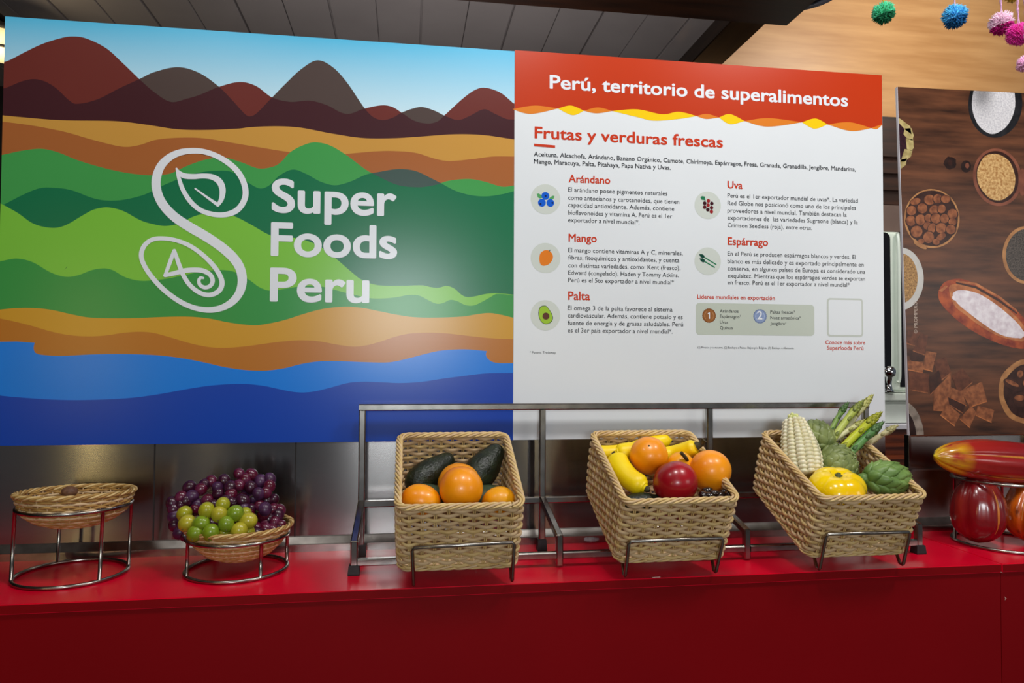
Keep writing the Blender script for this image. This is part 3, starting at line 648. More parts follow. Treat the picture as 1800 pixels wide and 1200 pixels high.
def clipL(pts):
    """keep a printed outline on the board"""
    out = []; N = len(pts)
    f = lambda p: p.x-(PX0b.x+(PX0t.x-PX0b.x)*(p.z-PX0b.z)/(PX0t.z-PX0b.z))-e
    g = lambda p: (PX0t.z+slope*(p.x-PX0t.x))-p.z-.0004
    h = lambda p: p.z-PX0b.z-.0004
    for fn in (f, g, h):
        out = []; N = len(pts)
        for i in range(N):
            a, b = pts[i], pts[(i+1) % N]; fa, fb = fn(a), fn(b)
            if fa >= 0: out.append(a)
            if fa*fb < 0: out.append(a+(b-a)*(fa/(fa-fb)))
        pts = out
        if not pts: return []
    return pts
def eli(cx, cy, rx, ry, k, rot=0.0, n=48, wob=0.0):
    o = []
    for i in range(n):
        a = 2*pi*i/n; q = 1+wob*sin(5*a+cx)+wob*.6*sin(9*a); x, y = rx*cos(a)*q, ry*sin(a)*q
        o.append(bp(cx+x*cos(rot)-y*sin(rot), cy+x*sin(rot)+y*cos(rot), k))
    return clipL(o)
def shape(mb, pts, mi, k, smooth=0):
    p = [bp(x, y, k) for x, y in pts]
    if smooth: p = crom(p, smooth, True)
    p = clipL(p)
    if len(p) > 2: mb.poly(p, mi)
def pm(name, c, c2=None, ns=60, **kw): return mat('print_'+name, c, rough=.3, spec=.3, c2=c2 or tuple(max(0, v-20) for v in c), nscale=ns, **kw)
BOWLM = [pm('bowl_black', (36, 36, 40)), pm('white_grain', (226, 224, 226), (190, 188, 194), 260), pm('clay', (140, 82, 60), (110, 60, 44), 30), pm('maca', (222, 184, 124), (166, 116, 62), 160),
         pm('bowl_inside', (60, 30, 22)), pm('nut', (160, 96, 58), (104, 54, 30), 70), pm('rim_tan', (190, 136, 84), (150, 100, 60), 40), pm('chia', (96, 86, 78), (40, 34, 32), 300),
         pm('bowl_white', (206, 204, 200), (186, 184, 178), 20), pm('quinoa', (190, 146, 86), (120, 84, 44), 260), pm('pod', (182, 84, 36), (120, 36, 22), 40), pm('pod_inside', (206, 130, 76), (150, 80, 44), 40),
         pm('pulp', (244, 238, 242), (214, 200, 208), 60), pm('choc', (112, 62, 40), (80, 42, 26), 60), pm('choc_light', (164, 100, 62), (110, 62, 38), 80), pm('choc_dark', (70, 36, 24), (52, 26, 18), 60),
         pm('husk', (196, 178, 122), (150, 134, 84), 60), pm('purple_corn', (56, 20, 34), (30, 12, 20), 200), pm('grey_rim', (150, 138, 126), (110, 100, 90), 60), pm('seed_spot', (44, 22, 16))]
def dish(draw, name, label=None):
    mb = MB(); draw(mb)
    obj(name, mb, BOWLM, t, label)
def d1(mb):
    q = eli(1749.5, 182, 47.5, 60, 4, 0.06); mb.poly(q, 0); mb.poly(eli(1746.5, 178, 38, 57, 6, 0.05, wob=.008), 1)
dish(d1, 'printed_bowl', 'black bowl of white grain')
def d2(mb):
    mb.poly(eli(1698, 292.5, 9, 10.5, 3), 19); mb.poly(eli(1700, 291, 3.5, 5, 4), 2); mb.poly(eli(1797, 320, 7, 24, 3), 2); mb.poly(eli(1753, 311.5, 42.5, 51, 4, -.2), 2); mb.poly(eli(1753, 311, 37, 46, 5, -.2), 4); mb.poly(eli(1751, 311, 33, 41.5, 6, -.25, wob=.012), 3)
dish(d2, 'printed_bowl', 'clay bowl of ground meal')
def d3(mb): mb.poly(eli(1670, 286.5, 11, 11, 4, wob=.05), 19); mb.poly(eli(1670, 286, 4, 5, 5), 4)
dish(d3, 'printed_seed_cap')
def d4(mb):
    mb.poly(eli(1638, 384, 48.5, 52, 4, -.15), 6); mb.poly(eli(1638, 383.5, 45.5, 49, 5, -.15), 4)
    rnd = random.Random(3); kk = 6
    for x, y, r, q in ((1609, 354, 10, .6), (1634, 351, 10.5, .9), (1648, 349, 8.5, 1), (1662, 350, 9, .8), (1602, 370, 9, 1), (1621, 366, 9.5, 1), (1642, 369, 9.5, .9), (1655, 367, 7.5, 1.1), (1674, 376, 9.5, 1), (1601, 388, 9, 1.1), (1618, 386, 10, 1), (1632, 383, 7, 1.1), (1645, 384, 9.5, 1), (1660, 384, 8, 1.1), (1674, 390, 7.5, 1), (1611, 407, 11, 1), (1630, 397, 7.5, 1), (1638, 401, 7.5, 1.3), (1654, 401, 10, 1), (1671, 403, 9, 1), (1632, 417, 10, 1.1), (1654, 416, 9.5, .6), (1645, 425, 7, .8), (1619, 424, 6, .8)):
        ro = rnd.uniform(-.6, .6); kk += .25; mb.poly(eli(x, y+.8, r*1.1, r*q*1.12, kk, ro, 18), 4); mb.poly(eli(x, y, r*.93, r*q*.93, kk+.1, ro, 18), 5)
    mb.poly(eli(1617, 431, 13, 3.6, 13, .5), 6)
dish(d4, 'printed_bowl', 'bowl of round brown nuts')
def d5(mb):
    shape(mb, [(1570, 205), (1592, 222), (1603, 240), (1603, 264), (1594, 285), (1580, 296)], 17, 3)
    for q in ([(1576, 205), (1584, 210), (1600, 222), (1602, 236), (1591, 228), (1580, 216)], [(1590, 226), (1602, 225), (1606, 238), (1604, 247), (1595, 244), (1588, 236)], [(1592, 243), (1605, 245), (1606, 260), (1602, 265), (1594, 262)], [(1590, 262), (1604, 264), (1601, 275), (1590, 284), (1583, 284)], [(1581, 281), (1594, 278), (1592, 290), (1583, 297), (1580, 295)]): shape(mb, q, 16, 5)
dish(d5, 'printed_bowl', 'husk-woven bowl of purple corn, cut by the edge')
def d6(mb): mb.poly(eli(1805, 448, 43, 51, 4), 6); mb.poly(eli(1806, 448, 38, 46, 5), 7)
dish(d6, 'printed_bowl', 'bowl of chia seeds')
def d7(mb): mb.poly(eli(1583, 490, 40.5, 55, 4), 8); mb.poly(eli(1583, 489, 30, 44, 5), 9)
dish(d7, 'printed_bowl', 'white bowl of quinoa, cut by the edge')
def r5(L): return [(1500+x*.3, 440+y*.3) for x, y in L]
def d8(mb):
    shape(mb, r5([(497, 250), (512, 212), (545, 180), (620, 166), (700, 188), (800, 236), (900, 305), (980, 375), (1040, 450), (1060, 520), (1020, 572), (950, 572), (860, 548), (760, 505), (680, 460), (610, 410), (540, 345), (505, 295)]), 10, 4, 4)
    shape(mb, r5([(560, 215), (620, 195), (700, 212), (800, 262), (890, 330), (970, 405), (1020, 480), (1000, 530), (920, 522), (830, 492), (740, 440), (660, 380), (590, 320)]), 11, 5, 4)
    shape(mb, r5([(583, 250), (630, 232), (720, 248), (800, 292), (880, 352), (960, 425), (1000, 485), (985, 512), (910, 508), (840, 482), (760, 430), (700, 385), (630, 330), (595, 290)]), 12, 7, 4)
    rnd = random.Random(5)
    for k in range(44):
        u = rnd.random(); v = rnd.uniform(-1, 1); w = 58*math.sin(pi*min(max(u*.86+.1, 0), 1))
        x, y = 600+u*390+v*w*.45, 262+u*235-v*w*.7
        a = r5([(x, y)])[0]; mb.poly(eli(a[0], a[1], 5.6, 5, 8+k*.1, 0, 14, .03), 12)
    shape(mb, r5([(500, 235), (540, 205), (552, 212), (520, 242)]), 11, 9)
    for dy in (0, 28):
        shape(mb, r5([(600, 176+dy*.3), (720, 190+dy*.7), (860, 270+dy*.7), (960, 350+dy*.6), (955, 356+dy*.6), (850, 280+dy*.7), (715, 202+dy*.7), (602, 186+dy*.3)]), 15 if dy else 11, 6)
dish(d8, 'printed_cacao_pod', 'opened cacao pod with white pulp')
def d9(mb):
    Q = [([(322, 470), (395, 478), (360, 555), (310, 540)], 13), ([(395, 485), (438, 498), (418, 608), (348, 585)], 13), ([(325, 580), (415, 620), (412, 645), (360, 660), (330, 640)], 15), ([(425, 588), (488, 600), (462, 704), (408, 690)], 14), ([(318, 645), (410, 655), (408, 712), (320, 695)], 14),
         ([(325, 708), (445, 722), (436, 832), (330, 812)], 13), ([(470, 650), (540, 622), (572, 712), (500, 768)], 13), ([(440, 750), (500, 700), (520, 770), (450, 842)], 15), ([(470, 830), (572, 715), (570, 835), (560, 935), (468, 932)], 14), ([(575, 735), (640, 690), (697, 768), (615, 838)], 13),
         ([(570, 800), (640, 830), (660, 905), (570, 860)], 14), ([(630, 822), (752, 768), (782, 880), (680, 915)], 14), ([(555, 860), (655, 905), (640, 950), (560, 900)], 15), ([(545, 893), (625, 960), (592, 1025), (510, 962)], 14), ([(690, 908), (720, 950), (682, 1035), (623, 985)], 14), ([(728, 908), (825, 935), (808, 1004), (715, 962)], 14)]
    for k, (q, m_) in enumerate(Q):
        q2 = r5(q); shape(mb, q2, m_, 4+k*.5)
        cx = sum(p[0] for p in q2)/len(q2); cy = sum(p[1] for p in q2)/len(q2)
        shape(mb, [(q2[-1][0], q2[-1][1]), (q2[-2][0], q2[-2][1]), (q2[-2][0]+.3, q2[-2][1]+2), (q2[-1][0]+.3, q2[-1][1]+2)], 14 if m_ != 14 else 11, 4.2+k*.5)
dish(d9, 'printed_chocolate', 'pile of broken chocolate squares')
def d10(mb):
    mb.poly(eli(1806, 688, 51, 57, 4, wob=.012), 6); mb.poly(eli(1807, 688, 43, 48, 5, wob=.01), 4)
    for x, y, rx, ry, ro in ((1781, 676, 19, 9, .45), (1795, 660, 8, 16, .2), (1794, 702, 13, 13, 0), (1806, 676, 9, 15, -.3)): mb.poly(eli(x, y, rx, ry, 6+ro, ro, 20), 15); mb.poly(eli(x-2, y-3, rx*.7, ry*.4, 8, ro, 16), 14)
dish(d10, 'printed_bowl', 'rough bowl of dark nuts')
def d11(mb): mb.poly(eli(1583, 770, 41, 66, 4), 18); mb.poly(eli(1581, 772, 30, 55, 5), 19)
dish(d11, 'printed_bowl', 'grey bowl rim, cut by the lower corner')
mb = MB(); text_mb(mb, '\u00a9 PROMPER\u00da', 1612, 585, 1662, y_off=.0005, res=2)
o_ = bp(1612.5, 586); x_ = bp(1612, 585)
mb.v = [(o_.x-(v[2]-x_.z), v[1], o_.z+(v[0]-x_.x)) for v in mb.v]
obj('credit_lettering', mb, pm('credit', (206, 186, 170)), t)

# ================================================================== BASKET RACK
RY, RFY, TW = 1.484, 1.3625, 0.0135
POSTX = [at(637, 740, RY).x, at(953, 740, RY).x, at(1246.5, 740, RY).x, at(1520.5, 740, RY).x]
FRX = [at(622.5, 985, RFY).x, at(983, 965, RFY).x, at(1312, 955, RFY).x, at(1614, 950, RFY).x]
ZT, ZM = at(900, 714.5, RY).z, at(900, 879, RY).z
ZF = at(1010, 974, RFY).z                       # front rail
ZL = at(983, 944, RFY).z      # top of the front legs
t = thing('basket_rack', 'square-tube steel display rack holding the three tilted baskets', 'display rack', (POSTX[0], RY, 0))
mb = MB(); mb.bar((POSTX[0]-TW/2, RY, ZT), (POSTX[3]+TW/2, RY, ZT), TW); obj('top_rail', mb, M['tube'], t)
for i in range(3):
    mb = MB(); mb.bar((POSTX[i]+TW/2, RY, ZM), (POSTX[i+1]-TW/2, RY, ZM), TW); obj('middle_rail', mb, M['tube'], t)
    mb = MB(); mb.bar((FRX[i]+TW/2, RFY, ZF), (FRX[i+1]-TW/2, RFY, ZF), TW); obj('front_rail', mb, M['tube'], t)
for i, x in enumerate(POSTX):
    mb = MB(); mb.bar((x, RY, .012), (x, RY, ZT-TW/2), TW, up=(0, 1, 0)); obj('rear_post', mb, M['tube'], t)
    mb = MB(); mb.bar((x, RY-TW/2, ZM+.002), (FRX[i], RFY-.001, ZL), TW, up=(0, 0, 1)); obj('strut', mb, M['tube'], t)
    low = .010 if i in (0, 3) else .004
    mb = MB(); mb.bar((FRX[i], RFY, low), (FRX[i], RFY, ZL+.004), TW, up=(0, 1, 0)); obj('front_leg', mb, M['tube'], t)
    for yy in ([RY, RFY] if i in (0, 3) else [RY]):
        mb = MB(); w = .0115 if yy == RFY else .0105; h = .024 if yy == RY else .0175
        mb.lathe([(0, 0), (w*1.28, 0), (w*1.34, .003), (w*1.15, h), (w*.9, h+.001)], 4)
        mb.v = [(c*cos(pi/4)-s*sin(pi/4)+(x if yy == RY else FRX[i]), c*sin(pi/4)+s*cos(pi/4)+yy, z) for c, s, z in mb.v]; mb.s = [False]*len(mb.s)
        obj('rubber_foot', mb, M['rubber'], t, 'black rubber foot')

# baskets: tilted boxes in woven cane, fitted to the photograph
BW, BD, BH, TILT = .2115, .240, .130, .4195
BASK = [(.0926, 1.2575, .0315, -.0006), (.4812, 1.2595, .0315, .0155), (.8484, 1.2575, .0290, .005)]
def bmat(i):
    X, Y, Z, psi = BASK[i]
    return Matrix.Translation((X, Y, Z)) @ Matrix.Rotation(psi, 4, 'Z') @ Matrix.Rotation(TILT, 4, 'X')
# wire cradles in front of and under each basket
for i in range(3):
    m4 = bmat(i); X = BASK[i][0]
    pxs = [((727, 1026), (724.5, 962), (904, 952), (900.5, 1018)), ((1099.5, 1010), (1106, 950.5), (1272, 944.5), (1259, 1003)), ((1441, 998), (1453, 938), (1600, 934), (1588, 990))][i]
    lo_l, up_l, up_r, lo_r = pxs
    inv = m4.inverted()
    def front(p, gap):
        """where the view line of a pixel meets a plane just before the basket's front wall"""
        d = inv.to_3x3() @ ray(*p); o_ = inv @ CAM
        return m4 @ (o_ + d*((-gap-o_.y)/d.y))
    A, B_, C_, D = front(lo_l, .0105), front(up_l, .0115), front(up_r, .0115), front(lo_r, .0105)
    # under-rods run back up along the basket floor to the middle rail
    n_ = (m4.to_3x3() @ Vector((0, 0, 1)))
    def rod(P0, xsh):
        pts = [P0+Vector((0, .003, -.0022)), P0+Vector((0, .010, -.0018))]
        y0 = P0.y+.020
        for k in range(8):
            f = k/7; y = y0+(RY-TW/2-.001-y0)*f
            zb = BASK[i][2]-.0075 + math.tan(TILT)*(y-BASK[i][1])
            pts.append(Vector((P0.x+xsh*f, y, min(zb, ZM+.012))))
        return pts
    mb = MB()
    left_path = list(reversed(rod(A, .004)))
    lip = [A, A+(B_-A)*.92, A+(B_-A)*.99+(C_-B_)*.02, C_+(B_-C_)*.02+(D-C_)*.01, D+(C_-D)*.92, D]
    mb.tube(left_path+lip+rod(D, -.004), .0032, 10)
    obj('wire_cradle', mb, M['wire'], t, 'bent wire cradle of one basket')

def rr_path(hw, y0, y1, r, n):
    """n points evenly round a rounded rectangle, starting mid front"""
    segs = []
    P = []
    for cx, cy, a0 in ((hw-r, y0+r, -pi/2), (hw-r, y1-r, 0), (-hw+r, y1-r, pi/2), (-hw+r, y0+r, pi)):
        for k in range(13): P.append(Vector((cx+r*cos(a0+k*pi/24), cy+r*sin(a0+k*pi/24), 0)))
    P.append(P[0].copy()); L = [0]
    for a, b in zip(P, P[1:]): L.append(L[-1]+(b-a).length)
    out = []; j = 0
    for k in range(n):
        s = L[-1]*k/n
        while L[j+1] < s: j += 1
        f = (s-L[j])/(L[j+1]-L[j]); p = P[j].lerp(P[j+1], f); tn = (P[j+1]-P[j]).normalized()
        out.append((p, Vector((tn.y, -tn.x, 0))))
    return out
NPER = 20
def basket_section(f):
    """half width, front y, back y, corner radius, height at fraction f of the height"""
    t_ = .003
    bow = .0035*sin(pi*f)
    hw = BW/2-.004+t_*f+bow*.4; z = BH*f
    return hw, .004-.002*f-bow*.5, BD-.004+.004*f+bow*.5, .017, z
def make_walls():
    mb = MB(); rows = 15
    for i in range(rows):
        f = (i+.9)/(rows+.9); hw, y0, y1, r, z = basket_section(f)
        n = NPER*9; pts = []
        for k, (p, nr) in enumerate(rr_path(hw, y0, y1, r, n)):
            w = cos(2*pi*NPER*k/n + (pi if i % 2 else 0))
            pts.append(Vector((p.x, p.y, z))+nr*.0036*w+Vector((0, 0, .0006*noise.noise(Vector((k*.13, i*3.1, 0))))))
        mb.tube(pts, .0040, 6, closed=True, flat=.60, up=(0, 0, 1), mi=(0 if (i*7) % 3 else 1))
    m = NPER*2
    for k in range(m):                                       # upright stakes, in pairs
        for dx in (-.0016, .0016):
            pts = []
            for j in range(7):
                f = j/6; hw, y0, y1, r, z = basket_section(f)
                p, nr = rr_path(hw, y0, y1, r, m)[k]; tn = Vector((-nr.y, nr.x, 0))
                pts.append(Vector((p.x, p.y, z))+tn*dx)
            mb.tube(pts, .0014, 5, mi=1)
    return mb
def rope(path_fn, n, strands, rope_r, strand_r, turns, mb, sides=6):
    for s_ in range(strands):
        pts = []
        for k in range(n):
            p, nr, up_ = path_fn(k/n); a = 2*pi*(turns*k/n + s_/strands)
            pts.append(p + nr*rope_r*cos(a) + up_*rope_r*.8*sin(a))
        mb.tube(pts, strand_r, sides, closed=True, mi=s_ % 2)
def make_rim():
    mb = MB(); hw, y0, y1, r, z = basket_section(1.0); n = 260
    R = rr_path(hw, y0, y1, r, n)
    rope(lambda f: (Vector((R[int(f*n+.5) % n][0].x, R[int(f*n+.5) % n][0].y, BH+.0005)), R[int(f*n+.5) % n][1], Vector((0, 0, 1))), n, 5, .0047, .0023, 12, mb)
    return mb
def make_foot():
    mb = MB(); hw, y0, y1, r, z = basket_section(0.0); n = 220
    R = rr_path(hw, y0, y1, r, n)
    rope(lambda f: (Vector((R[int(f*n+.5) % n][0].x, R[int(f*n+.5) % n][0].y, .0035)), R[int(f*n+.5) % n][1], Vector((0, 0, 1))), n, 4, .0036, .0021, 9, mb)
    return mb
def make_base():
    mb = MB(); hw, y0, y1, r, z = basket_section(0.0)
    for i in range(22):
        y = y0+.008+(y1-y0-.016)*i/21; pts = [Vector((-hw+.004+(2*hw-.008)*k/60, y, .004+.0026*cos(pi*k/60*9+(pi if i % 2 else 0)))) for k in range(61)]
        mb.tube(pts, .0046, 6, flat=.6, up=(0, 1, 0))
    for j in range(10):
        x = -hw+.01+(2*hw-.02)*j/9; mb.tube([(x, y0+.004, .004), (x, (y0+y1)/2, .004), (x, y1-.004, .004)], .0018, 6)
    return mb
WK = [M['wicker2'], M['wicker']]
t = thing('wicker_basket', 'tilted wicker basket of avocados and orange fruit, left of the three baskets', 'basket')
obj('woven_walls', make_walls(), WK, t, local=True); obj('braided_rim', make_rim(), [M['wicker'], M['wicker2']], t, local=True)
obj('bottom_border', make_foot(), [M['wicker'], M['wicker2']], t, local=True); obj('woven_base', make_base(), M['wicker2'], t, local=True)
t['group'] = 'tilted wicker baskets on the rack'
BL = ['', 'tilted wicker basket of bananas, red fruit and orange fruit, middle of the rack', 'tilted wicker basket of corn, artichokes and asparagus, right end of the rack']
bs = [t]
for i in (1, 2):
    c = copy_tree(t); c['label'] = BL[i]; bs.append(c)
for i, b in enumerate(bs): b.matrix_world = bmat(i)

# ================================================================== ROUND STANDS AND BOWLS
def ringpts(c, R, n=72): return [Vector((c.x+R*cos(2*pi*k/n), c.y+R*sin(2*pi*k/n), c.z)) for k in range(n)]
def wire_stand(c, R, zt, shift, legs, label, group='wire ring stands'):
    t = thing('wire_stand', label, 'stand', (c.x, c.y, 0), group)
    w = .0036; b = Vector((c.x, c.y, w)); u = Vector((c.x+shift, c.y, zt))
    mb = MB(); mb.tube(ringpts(b, R), w, 10, closed=True); obj('bottom_ring', mb, M['wire'], t)
    mb = MB(); mb.tube(ringpts(u, R), w, 10, closed=True); obj('top_ring', mb, M['wire'], t)
    for a in legs:
        d = Vector((cos(a), sin(a), 0)); mb = MB(); mb.tube([b+d*R, u+d*R], w*.9, 10); obj('leg', mb, M['wire'], t)
    return u
def round_bowl(c, prof, label, group='round wicker bowls', mats=None):
    """c: centre of the rim"""
    t = thing('wicker_bowl', label, 'bowl', c, group)
    L = [0]
    for a, b in zip(prof, prof[1:]): L.append(L[-1]+math.hypot(b[0]-a[0], b[1]-a[1]))
    def pr(s):
        j = 0
        while j < len(L)-2 and L[j+1] < s: j += 1
        f = (s-L[j])/(L[j+1]-L[j]); return prof[j][0]+(prof[j+1][0]-prof[j][0])*f, prof[j][1]+(prof[j+1][1]-prof[j][1])*f
    rows = int(L[-1]/.0044); mb = MB(); NP = 17
    for i in range(rows):
        r, z = pr(L[-1]*(i+.5)/rows)
        if r < .004: continue
        n = NP*6; e = .0016 if r > .03 else .0006
        pts = [Vector(((r+e*cos(NP*a+(pi if i % 2 else 0)))*cos(a), (r+e*cos(NP*a+(pi if i % 2 else 0)))*sin(a), z+e*.6*cos(NP*a+(pi if i % 2 else 0)))) for a in [2*pi*k/n for k in range(n)]]
        mb.tube(pts, .0026, 6, closed=True, mi=0 if (i*5) % 3 else 1)
    for k in range(NP*2):
        a = pi*k/NP; pts = [Vector((pr(L[-1]*q/10)[0]*cos(a), pr(L[-1]*q/10)[0]*sin(a), pr(L[-1]*q/10)[1])) for q in range(1, 11)]; mb.tube(pts, .0014, 5, mi=1)
    obj('woven_shell', mb, mats or [M['wicker3'], M['wicker2']], t, local=True)
    mb = MB(); R = prof[-1][0]; z0 = prof[-1][1]
    rope(lambda f: (Vector((R*cos(2*pi*f), R*sin(2*pi*f), z0+.001)), Vector((cos(2*pi*f), sin(2*pi*f), 0)), Vector((0, 0, 1))), 200, 4, .0034, .0020, 11, mb)
    obj('braided_rim', mb, [M['wicker'], M['wicker3']], t, local=True)
    return t
S1 = Vector((-.603, 1.427, 0)); R1 = .0915
z1 = at(180, 897, S1.y-.06).z
u1 = wire_stand(S1, R1, z1, .004, [radians(x) for x in (-152, -40, 128, 22)], 'tall wire ring stand at far left under the empty bowl')
bw1 = Vector((u1.x+.002, u1.y-.002, z1+.023))
bowl1 = round_bowl(bw1, [(.002, -.058), (.040, -.057), (.064, -.048), (.080, -.036), (.0858, -.027), (.0905, -.014), (.0945, 0)], 'shallow wicker bowl nearly empty, on the tall stand')
bowl1.rotation_euler.x = -.05
mb = MB()
for q in range(15):
    r_ = .006+.0047*q; mb.tube([Vector(((r_)*cos(a), (r_)*sin(a), -.021+.0012*cos(9*a+(pi if q % 2 else 0)))) for a in [2*pi*k/60 for k in range(60)]], .0026, 6, closed=True, mi=q % 2)
for q in range(18): mb.tube([(0, 0, -.021), (.0755*cos(q*pi/9), .0755*sin(q*pi/9), -.021)], .0014, 5)
obj('woven_liner', mb, [M['wicker3'], M['wicker2']], bowl1, local=True)
S2 = Vector((-.312, 1.421, 0)); R2 = .0905
z2 = at(414, 960, S2.y-R2).z
u2 = wire_stand(S2, R2, z2, .001, [radians(x) for x in (-147, -52, 20, 130)], 'low wire ring stand under the bowl of grapes')
bw2 = Vector((u2.x+.002, u2.y, z2+.017))
round_bowl(bw2, [(.002, -.060), (.034, -.059), (.058, -.049), (.077, -.031), (.0865, -.016), (.094, 0)], 'wicker bowl heaped with grapes and green olives, on the low stand')
S3 = Vector((1.305, 1.412, 0)); R3 = .1
z3 = at(1752, 853, S3.y-.075).z
u3 = wire_stand(S3, R3, z3, 0, [radians(x) for x in (-97, 160, 50, -10)], 'wire ring stand at far right holding cacao pods')

SEED = mat('brown_seed', (120, 84, 60), rough=.6, c2=(92, 60, 42), nscale=160, bump=.2)
mb = MB(); mb.ball((0, 0, 0), .0125, 18, 12, sx=1.2, sz=.85, fn=lambda d, th, ph: 1+.08*noise.noise(d*2))
sp = at(122, 864, bw1.y+.060); o = obj('brown_seed', mb, SEED, origin=(0, 0, 0)); o.location = sp
tag(o, 'single wrinkled brown seed lying in the nearly empty bowl', 'seed')
obj('seed_scar', (lambda m: (m.ball((-.0135, -.003, .0), .004, 10, 8), m)[1])(MB()), M['wicker3'], o, local=True)

# ------------------------------------------------------------------ grapes and olives
GR = [mat('grape_dark', (52, 10, 32), rough=.28, spec=.5, c2=(88, 36, 70), nscale=55, lo=.45, hi=.75, coat=.2), mat('grape_red', (84, 10, 36), rough=.25, spec=.5, c2=(110, 46, 80), nscale=60, lo=.45, hi=.78, coat=.2), mat('grape_violet', (62, 26, 58), rough=.35, spec=.5, c2=(92, 56, 96), nscale=60, lo=.45, hi=.75)]
t = thing('grape_bunch', 'heaped bunch of dark red grapes filling the low wicker bowl', 'grapes', (bw2.x, bw2.y, bw2.z))
STEM = mat('grape_stem', (92, 84, 40), rough=.6, c2=(64, 50, 28), nscale=90)
mbg = MB(); mbg.ball((0, 0, 0), .0113, 16, 12, sz=1.08)
gmesh = [mbg.mesh('grape', m) for m in GR]
gz = [(668, 143), (765, 150), (835, 200), (908, 185), (670, 232), (762, 252), (905, 240), (550, 195), (450, 200), (280, 248), (370, 265), (395, 232), (300, 320), (505, 300), (602, 310), (500, 250), (690, 343), (780, 335), (880, 290), (935, 345), (828, 392), (215, 330), (145, 375), (215, 390), (420, 350), (325, 425), (165, 470), (165, 545), (205, 605), (246, 620), (860, 470), (930, 425), (985, 425), (970, 470), (945, 520), (880, 575), (990, 555), (800, 565), (755, 420), (620, 375), (800, 612), (600, 245), (340, 385), (930, 580), (740, 470), (160, 415), (885, 350), (560, 355), (250, 360), (715, 190), (820, 300), (470, 390), (270, 470), (230, 550), (900, 500), (960, 590), (700, 420)]
stem = MB()
cg = Vector((bw2.x, bw2.y+.01, bw2.z+.03))
rnd = random.Random(11)
gl = []
for k, (x, y) in enumerate(gz):
    gx, gy = 270+x/4.444, 800+y/4.444
    f = (620-y)/480.0
    Y = bw2.y-.055+.085*f + .035*abs((x-560)/450.0)*(1 if f < .6 else .2) + rnd.uniform(-.004, .004)
    if x < 260: Y = bw2.y-.02+.03*f
    P = at(gx, gy, Y); gl.append(P)
for _ in range(34):                                          # grapes inside the heap, showing through the gaps
    a = rnd.uniform(0, 2*pi); r = .07*math.sqrt(rnd.random()); P = Vector((bw2.x-.005+r*cos(a), bw2.y+.018+.7*r*sin(a), bw2.z+rnd.uniform(-.012, .055)))
    gl.append(P)
for k, P in enumerate(gl):
    o = bpy.data.objects.new('grape', gmesh[rnd.choice((0, 0, 0, 1, 1, 1, 2))]); COL.objects.link(o); o.parent = t
    o.location = P-t.location; s_ = rnd.uniform(.92, 1.1); o.scale = (s_, s_, s_*rnd.uniform(1, 1.1)); o.rotation_euler = (rnd.uniform(-.8, .8), rnd.uniform(-.8, .8), rnd.uniform(0, 6))
    if k % 2 == 0: stem.tube(crom([P, P.lerp(cg, .5)+Vector((0, 0, .006)), cg], 4), .0013, 5)
obj('stem', stem, STEM, t)
OLM = [mat('olive_yellow', (176, 172, 34), rough=.28, c2=(150, 150, 30), nscale=45, coat=.25), mat('olive_green', (132, 158, 34), rough=.28, c2=(112, 136, 26), nscale=45, coat=.25), mat('olive_pale', (192, 180, 52), rough=.3, c2=(164, 156, 34), nscale=45, coat=.2)]
mbo = MB(); mbo.ball((0, 0, 0), .0122, 18, 14, sz=1.14)
omesh = [mbo.mesh('green_olive', m) for m in OLM]
OLV = [(240, 455, 0, 'yellow olive half hidden behind grapes, upper left of the olive heap', 1, .6), (262, 530, 2, 'pale yellow olive at the left end of the olive heap', 1.12, .9), (415, 432, 0, 'yellow olive second row, under the violet grapes left of centre', 1.08, .2), (540, 385, 0, 'small yellow olive topmost of the olive heap', .95, .3), (512, 460, 2, 'pale olive just below the topmost olive', 1.05, .3),
       (635, 455, 1, 'bright green olive right of the topmost olive', 1.12, .8), (370, 532, 1, 'bright green olive in the middle row, left', 1.08, 1.2), (568, 538, 1, 'green olive at the very centre of the heap', 1.04, .1), (737, 510, 2, 'long pale yellow olive at the right end, lying sideways', 1.15, 1.4), (325, 610, 1, 'dull green olive lowest at left, by the bowl rim', 1.06, .6), (447, 603, 1, 'green olive touching the bowl rim, left of centre', 1.1, .35), (553, 608, 0, 'olive half under the centre olive, at the rim', 1.0, .2), (668, 590, 2, 'pale yellow olive with a brown spot, right by the rim', 1.1, .4), (738, 603, 0, 'olive in shade at the lower right of the heap', .95, .2), (712, 458, 0, 'olive peeking out behind the long one', .9, .7)]
for x, y, mi, lab, s_, ro in OLV:
    f = (610-y)/220.0
    P = at(270+x/4.444, 800+y/4.444, bw2.y-.082+.022*f+(.014 if x in (240, 712, 738, 553) else 0)+.02*abs((x-500)/300.0)**2)
    o = bpy.data.objects.new('green_olive', omesh[mi]); COL.objects.link(o)
    o.location = P; o.scale = (s_*1.08,)*3; o.rotation_euler = (.3, ro, 0); tag(o, lab, 'olive', 'green olives on the grapes')
    d = MB(); d.ball((.003, -.0115, -.004), .0012, 8, 6); obj('stem_scar', d, STEM, o, local=True)

